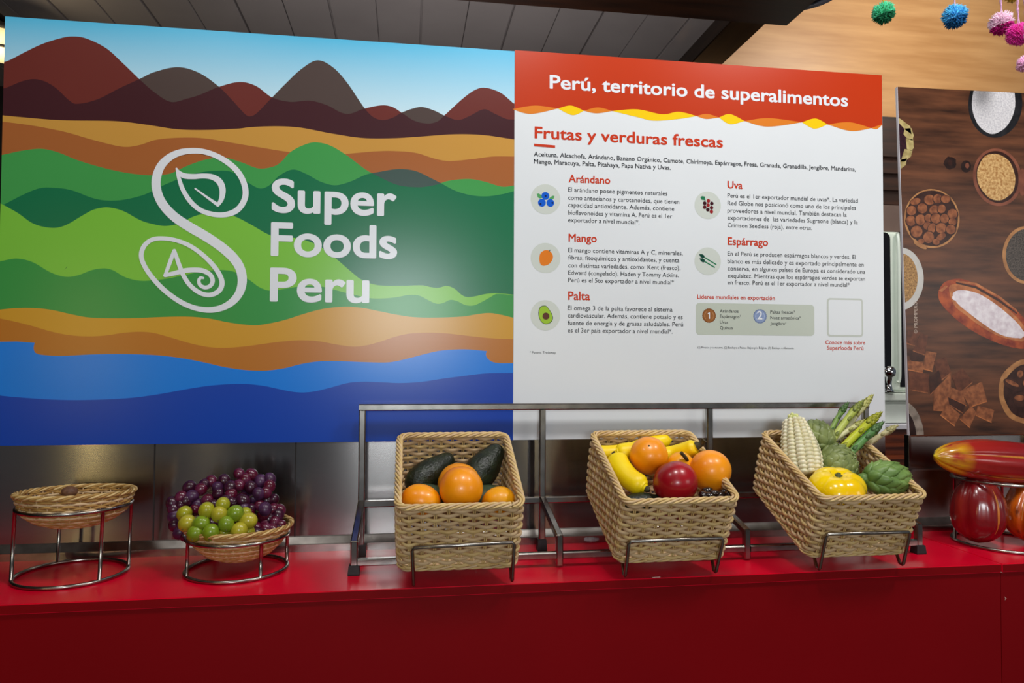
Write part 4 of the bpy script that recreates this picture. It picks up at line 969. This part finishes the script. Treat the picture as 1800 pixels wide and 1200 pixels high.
# ------------------------------------------------------------------ fruit kit
AV = mat('avocado_skin', (20, 28, 16), rough=.36, spec=.5, c2=(40, 52, 28), nscale=60, lo=.45, hi=.8, bump=.9, bscale=190)
AV2 = mat('avocado_green', (58, 76, 50), rough=.45, c2=(46, 62, 40), nscale=60, bump=.3, bscale=160)
ORG = mat('orange_skin', (255, 164, 0), rough=.36, spec=.5, c2=(240, 132, 0), nscale=14, lo=.4, hi=.75, bump=.08, bscale=240, coat=.15)
ORG2 = mat('deep_orange_skin', (255, 158, 4), rough=.36, spec=.5, c2=(228, 116, 0), nscale=9, lo=.42, hi=.75, bump=.08, bscale=200, coat=.2)
YEL = mat('yellow_orange_skin', (248, 172, 8), rough=.38, c2=(240, 156, 4), nscale=12, bump=.06, bscale=200, coat=.1)
BAN = mat('banana_skin', (255, 224, 2), rough=.40, c2=(248, 206, 4), nscale=18, lo=.4, hi=.8, bump=.12, bscale=26)
BTIP = mat('banana_tip', (42, 34, 20), rough=.7, c2=(70, 62, 24), nscale=200, bump=.3)
REDF = mat('red_rind', (168, 8, 26), rough=.3, c2=(122, 4, 20), nscale=12, lo=.4, hi=.75, coat=.25, bump=.1, bscale=40)
STK = mat('dry_stalk', (74, 66, 30), rough=.7, c2=(50, 42, 22), nscale=150)
def axis_px(p0, p1, Y0, Y1):
    a, b = at(*p0, Y0), at(*p1, Y1); return a, b, (b-a)
def avocado(Pc, ax, L, R, m, label, group='avocados in the left basket'):
    mb = MB()
    prof = [(0, -.5), (.45, -.475), (.74, -.41), (.95, -.28), (1.0, -.14), (.95, .02), (.80, .18), (.64, .31), (.53, .41), (.36, .475), (.12, .497), (0, .5)]
    n = 30; prf = crom([Vector((r, z, 0)) for r, z in prof], 3)
    def fn(r, z, a, i):
        p = Vector((r*R*cos(a), r*R*sin(a), z*L)); k = 1+.022*fnoise(p, 70)+.012*fnoise(p, 160); return Vector((p.x*k, p.y*k, p.z))
    mb.lathe([(max(p.x, 0), p.y) for p in prf], n, fn=fn)
    o = obj('avocado', mb, m, local=True); place(o, Pc, ax); tag(o, label, 'avocado', group)
    s_ = MB(); s_.lathe([(0, .488*L), (.0042, .49*L), (.0046, .508*L), (.003, .515*L), (0, .515*L)], 12); obj('stem_end', s_, STK, o, local=True)
    return o
def round_fruit(name, P, r, m, label, cat, group=None, ax=(0, -.3, 1), sz=.95, dimple=.10, ribs=0, ribamp=0.0, calyx=True, sx=1.0, wob=.02):
    mb = MB()
    def fn(d, th, ph):
        k = 1 - dimple*math.exp(-(th/.28)**2) - dimple*.5*math.exp(-((pi-th)/.25)**2) + wob*noise.noise(d*1.7+Vector((P.x*9, P.y*7, 1)))
        if ribs: k += ribamp*(abs(cos(ribs*ph/2))**.7-.6)*sin(th)**.6
        return k
    mb.ball((0, 0, 0), r, 40, 26, sz=sz, sx=sx, fn=fn)
    o = obj(name, mb, m, local=True); place(o, P, ax); tag(o, label, cat, group)
    if calyx:
        c = MB(); c.lathe([(0, r*sz*(1-dimple)+.0008), (.0016, r*sz*(1-dimple)+.0008), (.0026, r*sz*(1-dimple)-.001)], 10); obj('stem_scar', c, STK, o, local=True)
    return o
# ---- left basket
i0 = BASK[0]
avocado(at(757, 830, 1.385), at(797, 803, 1.405)-at(735, 850, 1.365), .112, .0285, AV, 'dark rough avocado at the left, its neck pointing up right')
avocado(at(852, 820, 1.388), at(880, 783, 1.405)-at(833, 846, 1.368), .106, .0320, AV, 'dark avocado at the right, tilted towards the corner')
avocado(at(752, 872, 1.340), Vector((1, .3, .05)), .09, .024, AV2, 'green avocado low at left between orange fruits')
avocado(at(870, 877, 1.345), Vector((1, -.2, .02)), .10, .027, AV2, 'green avocado low at right behind the yellow-orange fruit')
gO = 'orange fruits in the left basket'
o = round_fruit('orange_fruit', at(740, 880, 1.272), .029, ORG, 'lopsided orange fruit at the left front corner of the basket', 'fruit', gO, ax=(.95, -.1, -.25), sz=1.22, dimple=.03)
round_fruit('orange_fruit', at(810.5, 858, 1.268), .0385, ORG2, 'large orange fruit at the front centre, with a dark blemish', 'fruit', gO, ax=(.2, -.5, -.8), sz=1.0, dimple=.03)
round_fruit('orange_fruit', at(806.5, 851, 1.345), .0395, ORG, 'orange fruit directly behind the large one, its top showing', 'fruit', gO, ax=(.1, .2, 1), sz=1.02, dimple=.04)
round_fruit('orange_fruit', at(877, 883, 1.282), .0285, YEL, 'yellow-orange fruit at the right front corner of the basket', 'fruit', gO, ax=(.9, -.1, .3), sz=1.1, dimple=.03)
# ---- middle basket
def banana(pts, rad, label, tip0=False, tip1=True, sides=5):
    """pts: (px, py, Y)"""
    P = crom([at(*p) for p in pts], 7); n = len(P); R = []
    for k in range(n):
        f = k/(n-1); g = 1.0
        if f < .16: g = .55+.45*sin(pi/2*f/.16)
        if f > .84: g = .50+.50*sin(pi/2*(1-f)/.16)
        R.append(rad*g)
    mb = MB(); b0 = P[len(P)//2]
    mb.tube([p-b0 for p in P], R, 20)
    # slight facets along the fruit
    o = obj('banana', mb, BAN, local=True); o.location = b0; tag(o, label, 'banana', 'bananas in the middle basket')
    for flag, idx, nxt in ((tip0, 0, 1), (tip1, n-1, n-2)):
        d = (P[idx]-P[nxt]).normalized(); c = MB(); r_ = R[idx]
        c.tube([P[idx]-b0-d*.002, P[idx]-b0+d*.003, P[idx]-b0+d*.006], [r_*.98, r_*.7, r_*.3], 14); obj('end_cap', c, BAN, o, local=True)
        if flag:
            c = MB(); c.tube([P[idx]-b0+d*.003, P[idx]-b0+d*.0075, P[idx]-b0+d*.011], [r_*.66, r_*.6, r_*.3], 10); obj('dark_tip', c, BTIP, o, local=True)
    return o
banana([(1083, 803, 1.345), (1090, 820, 1.325), (1107, 841, 1.30), (1133, 857, 1.275)], .0205, 'fat yellow banana at the front left, black blossom end facing out')
banana([(1051, 797, 1.40), (1070, 797, 1.40), (1095, 795, 1.395)], .0165, 'stubby banana at the upper left against the basket wall')
banana([(1084, 797, 1.385), (1108, 793, 1.385), (1140, 790, 1.39), (1165, 792, 1.395)], .0185, 'banana lying across behind the left orange fruit', tip0=True, tip1=False)
banana([(1112, 790, 1.42), (1140, 780, 1.425), (1176, 773, 1.43)], .0155, 'topmost banana at the back of the basket', tip1=False)
o = banana([(1150, 803, 1.385), (1180, 798, 1.385), (1206, 791, 1.365), (1224, 784, 1.350)], .0165, 'banana at the back right, dark stem pointing right', tip1=False)
mb = MB(); a, b, c = at(1224, 784, 1.350), at(1232, 780, 1.346), at(1238, 773, 1.342); mb.tube([p-o.location for p in (a, b, c)], [.0085, .006, .0055], 10); obj('stem', mb, BTIP, o, local=True)
banana([(1074, 812, 1.36), (1082, 826, 1.345), (1096, 845, 1.32)], .0150, 'banana hidden along the left wall under the fat one', tip1=False)
gG = 'orange fruits in the middle basket'
round_fruit('orange_fruit', at(1140.5, 800.5, 1.335), .0365, ORG2, 'shiny orange fruit on the bananas, centre of the middle basket', 'fruit', gG, ax=(-.2, -.6, .5), sz=1.0, dimple=.03)
round_fruit('orange_fruit', at(1248, 827, 1.300), .0395, ORG2, 'shiny orange fruit at the right edge of the middle basket', 'fruit', gG, ax=(.75, -.55, -.35), sz=1.0, dimple=.03)
o = round_fruit('red_fruit', at(1187, 848, 1.268), .0415, REDF, 'glossy red round fruit at the front of the middle basket', 'fruit', None, ax=(.3, -.45, -.8), sz=.94, dimple=.05)
o = round_fruit('yellow_fruit', at(1196, 818, 1.33), .026, YEL, 'yellow-orange fruit with a bent stalk, behind the red fruit', 'fruit', None, ax=(.6, -.2, .6), sz=1.05, dimple=.04, calyx=False)
mb = MB(); mb.tube([o.matrix_world.inverted() @ p for p in crom([at(1209, 812, 1.315), at(1206, 805, 1.305), at(1197, 795, 1.302)], 5)], .0034, 8); obj('stalk', mb, STK, o, local=True)
BEAN = mat('dark_bean', (40, 26, 20), rough=.2, c2=(26, 16, 14), nscale=80, coat=.4)
mbb = MB(); mbb.ball((0, 0, 0), .0085, 14, 10, sx=1.3, sz=.8); bmesh_ = mbb.mesh('dark_bean', BEAN)
for x, y, lab in ((1236, 868, 'dark shiny bean nearest the red fruit'), (1247, 870, 'dark shiny bean second from the red fruit, at the rim'), (1257, 866, 'dark shiny bean under the orange fruit'), (1266, 869, 'dark shiny bean third from the basket corner, at the rim'), (1274, 864, 'dark shiny bean second from the basket corner'), (1281, 867, 'dark shiny bean in the front right corner of the basket'), (1243, 861, 'dark shiny bean higher up beside the red fruit')):
    o = bpy.data.objects.new('dark_bean', bmesh_); COL.objects.link(o); o.location = at(x, y+1, 1.245 if y > 864 else 1.258); o.rotation_euler = (0, .2, x*.7); tag(o, lab, 'bean', 'dark beans in the middle basket')
avocado(at(1130, 884, 1.268), Vector((1, .1, .1)), .08, .02, AV, 'dark green avocado low under the fat banana, middle basket', None)

# ---- right basket
KERN = mat('white_kernel', (238, 232, 204), rough=.34, c2=(226, 218, 176), nscale=40, coat=.2, sss=.1)
COBC = mat('cob_core', (206, 204, 130), rough=.6, c2=(186, 190, 104), nscale=90)
t = thing('corn_cob', 'white large-kernelled corn cob standing in the right basket', 'corn', at(1413, 842, 1.315))
c0, c1 = at(1417, 838, 1.328), at(1394.5, 735, 1.385); ax = c1-c0; L_ = ax.length; axn = ax.normalized()
q_ = axn.to_track_quat('Z', 'Y').to_matrix()
def corn_r(f): return .0335*(.80+.20*sin(pi*min(f*1.6, 1)/1)) if f < .3 else .0335*max(.30, 1-.62*((f-.3)/.7)**1.7)
mb = MB(); NR = 12
for i in range(15):
    f = (i+.5)/15.6; r = corn_r(f); hgt = L_/15*.56; nr = NR
    for j in range(nr):
        a = 2*pi*(j+.0)/nr+.06*i*.3; w = 2*pi*r/nr*.52
        if f > .93 and j % 2: continue
        cen = Vector((r*.9*cos(a), r*.9*sin(a), f*L_+.002*noise.noise(Vector((i, j, 2)))))
        ra = Vector((cos(a), sin(a), .15)).normalized(); ta = Vector((-sin(a), cos(a), 0)); up_ = ra.cross(ta)
        rows = []
        for u in range(7):
            th = pi*u/6; row = []
            for v in range(8):
                ph = 2*pi*v/8; sx_ = lambda s: math.copysign(abs(s)**.5, s)
                row.append(c0 + q_ @ (cen + ta*w*sx_(sin(th)*cos(ph)) + up_*hgt*sx_(sin(th)*sin(ph)) + ra*.009*cos(th)))
            rows.append(row)
        mb.grid(rows, cv=True)
obj('kernels', mb, KERN, t)
mb = MB(); mb.tube([c0+axn*L_*k/14 for k in range(15)], [corn_r(k/14)*.86 for k in range(15)], 20); obj('cob', mb, COBC, t)
mb = MB()
for k in range(26):
    a = 2.4*k; f = k/26; r = .0105*(1-.35*f); p = c0+q_ @ Vector((r*cos(a), r*sin(a), L_*.93+f*.016)); mb.ball(p, .0042, 8, 6)
obj('tip', mb, mat('corn_tip', (222, 222, 160), rough=.5, c2=(196, 204, 120), nscale=90), t)

ARTI = mat('artichoke_green', (138, 150, 88), rough=.42, c2=(92, 106, 56), nscale=30, lo=.35, hi=.72, bump=.2, bscale=90)
ARTI2 = mat('artichoke_bright_green', (126, 158, 82), rough=.42, c2=(84, 118, 54), nscale=30, lo=.35, hi=.72, bump=.2, bscale=90)
def artichoke(P, ax, R, m, label, sz=1.15, spin=0.0, tight=1.0):
    t = thing('artichoke', label, 'artichoke', P, 'artichokes in the right basket')
    mb = MB(); rows = 8
    mb.ball((0, 0, 0), R*.84, 20, 14, sz=sz)
    for i in range(rows):
        th0 = pi*(.86-.74*i/(rows-1)); cnt = max(5, int(8*sin(th0)+2.5))
        for j in range(cnt):
            ph0 = 2*pi*(j+.5*(i % 2))/cnt + .13*i
            ln = .92*(.8+.2*sin(th0)); wd = 1.30*R*max(sin(th0), .38)*2*pi/cnt*.5
            wd = min(wd, R*.56)
            g = []
            for u in range(6):
                uu = u/5; th = max(.03, th0+.14-ln*uu); lift = R*(.90+.035*i*0+.09*uu+.07*uu**3) - (0 if uu > .05 else R*.06)
                row = []
                wv = wd*(sin(pi*(.30+.62*uu))**.8 if uu < .98 else .06)
                for v in range(5):
                    vv = (v-2)/2; d = Vector((sin(th)*cos(ph0), sin(th)*sin(ph0), cos(th)*sz)); ta = Vector((-sin(ph0), cos(ph0), 0))
                    row.append(d*(lift-.10*R*vv*vv) + ta*wv*vv)
                g.append(row)
            g = [list(reversed(r)) for r in g]
            mb.grid(g)
    o = obj('bracts', mb, m, t, local=True)
    so = o.modifiers.new('thickness', 'SOLIDIFY'); so.thickness = R*.035; so.offset = -1
    s_ = MB(); s_.tube([(0, 0, -R*sz*.80), (0, 0, -R*sz*1.12)], [.011, .0095], 14); obj('stem', s_, m, t, local=True)
    place(t, P, ax, spin); return t
artichoke(at(1439, 768, 1.375), at(1410, 730, 1.40)-at(1440, 768, 1.37), .031, ARTI, 'artichoke at the back, between the corn cob and the asparagus', sz=1.2)
artichoke(at(1472, 815, 1.335), Vector((.25, -.75, .35)), .0405, ARTI, 'olive-green artichoke in the middle of the right basket, tip facing out', sz=.86, spin=.4)
artichoke(at(1556, 840, 1.275), Vector((.80, -.10, .02)), .0335, ARTI2, 'large brighter artichoke at the right front, tip pointing right', sz=1.42, spin=.2)
PEP = mat('yellow_pepper_skin', (255, 220, 0), rough=.2, c2=(252, 204, 0), nscale=10, coat=.5, coat_rough=.06)
PCAL = mat('pepper_calyx', (58, 66, 30), rough=.6, c2=(88, 92, 42), nscale=120, bump=.3)
pp = at(1471, 857, 1.262)
mb = MB()
def pf(d, th, ph):
    return 1 - .34*math.exp(-(th/.42)**2) - .12*math.exp(-((pi-th)/.4)**2) + .085*(abs(cos(3.0*ph+.4*sin(ph)))**.8-.55)*sin(th)**.8
mb.ball((0, 0, 0), .0515, 72, 32, sz=.70, fn=pf)
o = obj('yellow_pepper', mb, PEP, local=True); tag(o, 'yellow ribbed flat pepper at the front of the right basket', 'pepper'); place(o, pp, Vector((-.08, -.34, 1)))
mb = MB(); z_ = .0515*.70*.66+.0006
mb.lathe([(0, z_+.006), (.004, z_+.006), (.0045, z_+.002), (.011, z_-.0005), (.0175, z_+.003), (.0185, z_+.0015)], 40, fn=lambda r, z, a, i: Vector((r*(1+(.22*cos(6*a) if r > .01 else 0))*cos(a), r*(1+(.22*cos(6*a) if r > .01 else 0))*sin(a), z+(.002*cos(3*a) if r > .01 else 0))))
obj('calyx', mb, PCAL, o, local=True)
def asparagus(tip, base, Yt, Yb_, w, cols, label, scales=True):
    a, b = at(*base, Yb_), at(*tip, Yt); L = (b-a).length; ax = (b-a).normalized(); r = w*Yt/F/2
    m1 = ramp_mat('spear', [(0, cols[0]), (.55, cols[1]), (1, cols[2])], 2, 0, L, rough=.42, mixc=tuple(int(v*.72) for v in cols[1]), nscale=60, nstretch=(1, 1, .25), mlo=.55, mhi=.8)
    m2 = mat('spear_scale', cols[2], rough=.5, c2=cols[3], nscale=120)
    t = thing('asparagus', label, 'asparagus', a, 'asparagus spears in the right basket')
    mb = MB(); n = 16; bend = .004
    prof = []
    for k in range(n+1):
        f = k/n; rr = r*(.92 if f < .62 else .92+.18*sin(pi*(f-.62)/.3) if f < .80 else max(.12, 1.0*(1-((f-.78)/.225)**2)))
        prof.append((max(rr, .0004), f*L))
    mb.lathe(prof, 16, fn=lambda rr, z, an, i: Vector((rr*cos(an)+bend*sin(pi*z/L), rr*sin(an), z)))
    obj('stalk', mb, m1, t, local=True)
    mb = MB(); k = 0
    def scale_at(f, an, s_):
        rr = [p for p in prof if p[1] >= f*L-1e-9][0][0]*1.02; z = f*L
        ra = Vector((cos(an), sin(an), 0)); ta = Vector((-sin(an), cos(an), 0)); cx = bend*sin(pi*f)
        g = []
        for u, wv, out in ((0, .5, -.0003), (.35, 1.0, .0004), (.7, .6, .0007), (1.0, .06, .0004)):
            z2 = z+s_*1.5*u; f2 = min(z2/L, 1.0); r2 = prof[min(n, int(f2*n+.5))][0]
            g.append([Vector((cx, 0, z2))+ra*(r2+out+.0004-(.0005 if abs(v) else 0))+ta*wv*s_*.45*v for v in (1, 0, -1)])
        mb.grid(g)
    for q in range(26):
        f = .70+.27*q/26; scale_at(f, q*2.4, r*1.25*(1-.35*q/26))
    for q in range(5): scale_at(.16+.12*q, q*2.2+2.5, r*1.2)
    o = obj('tip_scales', mb, m2, t, local=True); so = o.modifiers.new('thickness', 'SOLIDIFY'); so.thickness = .0006
    place(t, a, ax, 0.0)
    return t
GN = ((150, 170, 90), (112, 146, 66), (76, 110, 50), (58, 90, 46)); YG = ((190, 196, 110), (178, 190, 84), (150, 160, 70), (84, 96, 40)); PW = ((222, 218, 186), (216, 212, 160), (196, 194, 112), (146, 146, 70)); BY = ((196, 200, 70), (196, 204, 30), (176, 178, 40), (120, 124, 30)); GG = ((120, 160, 90), (84, 138, 70), (92, 126, 72), (60, 92, 50)); PB = ((206, 196, 150), (204, 194, 146), (188, 182, 126), (150, 142, 90))
asparagus((1490.5, 708), (1456, 768), 1.42, 1.40, 10, GN, 'thin dark green asparagus spear, leftmost of the bundle')
asparagus((1517, 704), (1459, 780), 1.41, 1.385, 13.5, YG, 'yellow-green asparagus spear second from left, tall')
asparagus((1534, 694), (1474, 775), 1.425, 1.405, 12, PW, 'pale whitish asparagus spear reaching highest')
asparagus((1548, 725.5), (1468, 800), 1.365, 1.37, 15.5, BY, 'bright yellow-green asparagus spear in the middle of the bundle')
asparagus((1524, 738), (1458, 778), 1.385, 1.395, 11, PW, 'white asparagus stalk half hidden behind the bright one')
asparagus((1551, 743), (1490, 802), 1.36, 1.36, 15, GG, 'green asparagus spear at the front right, lowest of the green')
asparagus((1577, 748), (1518, 786), 1.39, 1.40, 10.5, PB, 'pale beige asparagus spear leaning far right over the rim')

# ------------------------------------------------------------------ crumpled plastic behind the middle basket
mb = MB(); mb.ball((0, 0, 0), .0155, 20, 12, sx=1.35, sz=.42, fn=lambda d, th, ph: 1+.22*noise.noise(d*3.2)+.1*noise.noise(d*8))
o = obj('plastic_wrap', mb, mat('clear_plastic', (190, 186, 190), rough=.15, c2=(150, 140, 146), nscale=90, bump=.5, coat=.4), local=True)
wpos = on_z(1040, 954); o.location = (wpos.x, wpos.y+.012, .006); tag(o, 'small crumpled clear plastic wrap on the counter beside the middle basket', 'plastic wrap')

# ------------------------------------------------------------------ cacao pods
def cacao(P, ax, L, R, stops, label, spin=0.0, mixc=(150, 90, 40), deep=.10, rib=5, nsc=24, lines=None):
    m = ramp_mat('pod_skin', stops, 2, -L/2, L/2, rough=.26, coat=.6, mixc=mixc, nscale=nsc, bump=.6, nstretch=(1, 1, .35), mlo=.55, mhi=.72)
    mb = MB(); n = 60; prof = []
    for k in range(29):
        f = k/28; z = (f-.5)*L; r = R*(max(0, 1-abs(2*f-1)**2.5))**.62*(1-.10*(2*f-1)) if 0 < f < 1 else 0
        prof.append((max(r, .0002), z))
    def fn(r, z, a, i):
        g = abs(sin(rib*a/2.0))
        k = 1 - deep*(1-g)**3 - .035*(1-abs(sin(rib*a)))**2
        k += .015*noise.noise(Vector((cos(a)*3, sin(a)*3, z*40)))
        return Vector((r*k*cos(a), r*k*sin(a), z))
    mb.lathe(prof, n, fn=fn)
    o = obj('cacao_pod', mb, m, local=True); tag(o, label, 'cacao pod', 'cacao pods on the right stand'); place(o, P, ax, spin)
    # pale ridges in the grooves
    gm = mat('pod_groove', (216, 140, 48), rough=.4, c2=(190, 96, 36), nscale=60)
    for q in (lines if lines is not None else range(rib)):
        a = 2*pi*q/rib; pts = []; rad = []; g = MB()
        for k in range(5, 24):
            f = k/28; r, z = prof[k]; fl = 1-deep-.035
            pts.append(Vector((r*fl*cos(a), r*fl*sin(a), z))); rad.append(.0034*sin(pi*(k-5)/18)+.0004)
        g.tube(pts, rad, 6); obj('groove_line', g, gm, o, 'pale yellow groove line', local=True)
    s_ = MB(); s_.tube([(0, 0, L*.485), (0, 0, L*.53)], [.007, .006], 12); obj('stalk', s_, STK, o, local=True)
    return o
a0, a1 = at(1641, 801, 1.395), at(1905, 822, 1.43)
cacao((a0+a1)/2, a1-a0, (a1-a0).length, .0465, [(0, (226, 196, 12)), (.10, (222, 168, 16)), (.185, (168, 34, 26)), (.6, (146, 18, 32)), (1, (136, 20, 30))], 'big red cacao pod with yellow tip lying across the top ring', spin=.3, mixc=(172, 44, 40), deep=.11)
a0, a1 = at(1720, 954, 1.40), at(1718, 834, 1.405)
cacao((a0+a1)/2, a1-a0, (a1-a0).length, .0535, [(0, (112, 10, 20)), (.5, (128, 14, 22)), (1, (110, 12, 20))], 'dark red cacao pod standing inside the ring stand', spin=1.05, mixc=(148, 40, 26), deep=.06, lines=(1, 4))
a0, a1 = at(1800, 949, 1.385), at(1830, 836, 1.42)
cacao((a0+a1)/2, a1-a0, (a1-a0).length, .054, [(0, (190, 70, 14)), (.5, (206, 100, 16)), (1, (176, 64, 20))], 'orange-brown cacao pod inside the stand, cut by the frame', spin=.4, mixc=(110, 44, 10), deep=.10, nsc=60)

# ------------------------------------------------------------------ wool pompoms
def pompom(px_, py_, Y, d_px, c, c2, sc_, label, low=None, top=-60, sz=1.0):
    P = at(px_, py_, Y); r = d_px*Y/F/2
    t = thing('pompom', label, 'pompom', P, 'hanging wool pompoms')
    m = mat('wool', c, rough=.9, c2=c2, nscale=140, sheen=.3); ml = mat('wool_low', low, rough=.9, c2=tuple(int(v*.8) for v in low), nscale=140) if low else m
    mb = MB(); rnd = random.Random(int(px_)); mb.ball((0, 0, 0), r*.72, 16, 12, sz=sz)
    N = 1500
    for k in range(N):
        z = 1-2*(k+.5)/N; a = 2.39996*k; q = math.sqrt(1-z*z); d = Vector((q*cos(a), q*sin(a), z))
        d = (d+Vector((rnd.uniform(-.25, .25), rnd.uniform(-.25, .25), rnd.uniform(-.25, .25)))).normalized()
        l = r*rnd.uniform(.80, 1.25)*(1+.14*noise.noise(d*1.6+Vector((px_, 0, 0)))); u = d.orthogonal().normalized(); v = d.cross(u); w = .0011
        u = u*cos(k)+v*sin(k); v = d.cross(u)
        b = len(mb.v); d2 = Vector((d.x, d.y, d.z*sz)); mid = d2*l*.85+u*.001
        mb.v += [tuple(d2*r*.5+u*w), tuple(d2*r*.5-u*w*.5+v*w), tuple(d2*r*.5-u*w*.5-v*w), tuple(mid+u*w), tuple(mid-u*w*.5+v*w), tuple(mid-u*w*.5-v*w), tuple(d2*l+u*.0012)]
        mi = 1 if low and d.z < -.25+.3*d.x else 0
        for f in ((0, 1, 4, 3), (1, 2, 5, 4), (2, 0, 3, 5), (3, 4, 6), (4, 5, 6), (5, 3, 6)): mb.face([b+x for x in f], mi)
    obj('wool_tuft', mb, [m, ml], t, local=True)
    tp = at(px_+(900-px_)*0-1, top, Y); s_ = MB()
    pts = [Vector((P.x+.001*sin(k*1.3), P.y, P.z+r*.5+(1.72-P.z)*k/40)) for k in range(41)]
    for ph in (0, pi): s_.tube([p+Vector((.0014*cos(k*2.0+ph), .0014*sin(k*2.0+ph), 0)) for k, p in enumerate(pts)], .0015, 6)
    obj('cord', s_, mat('cord', sc_, rough=.9, c2=tuple(int(v*.75) for v in sc_), nscale=300), t, local=False)
    return t
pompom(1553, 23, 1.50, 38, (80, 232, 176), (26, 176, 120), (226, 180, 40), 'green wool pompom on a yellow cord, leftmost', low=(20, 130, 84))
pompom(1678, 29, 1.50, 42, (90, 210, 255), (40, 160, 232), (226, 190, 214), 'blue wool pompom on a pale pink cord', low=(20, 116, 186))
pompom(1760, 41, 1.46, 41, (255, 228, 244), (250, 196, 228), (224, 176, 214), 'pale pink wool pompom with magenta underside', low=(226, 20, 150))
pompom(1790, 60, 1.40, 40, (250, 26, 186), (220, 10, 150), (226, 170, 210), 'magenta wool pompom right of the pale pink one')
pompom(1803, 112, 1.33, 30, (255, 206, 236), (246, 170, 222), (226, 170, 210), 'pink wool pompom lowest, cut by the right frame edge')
pompom(1783, -16, 1.50, 38, (246, 206, 40), (226, 180, 20), (226, 190, 60), 'yellow wool pompom at the top right frame edge')
mb = MB(); mb.bar((1.0, 1.47, 1.722), (1.9, 1.47, 1.722), .02); o = obj('hanging_rail', mb, M['dark_wood']); tag(o, 'dark rail above the view that the pompom cords hang from', 'rail')
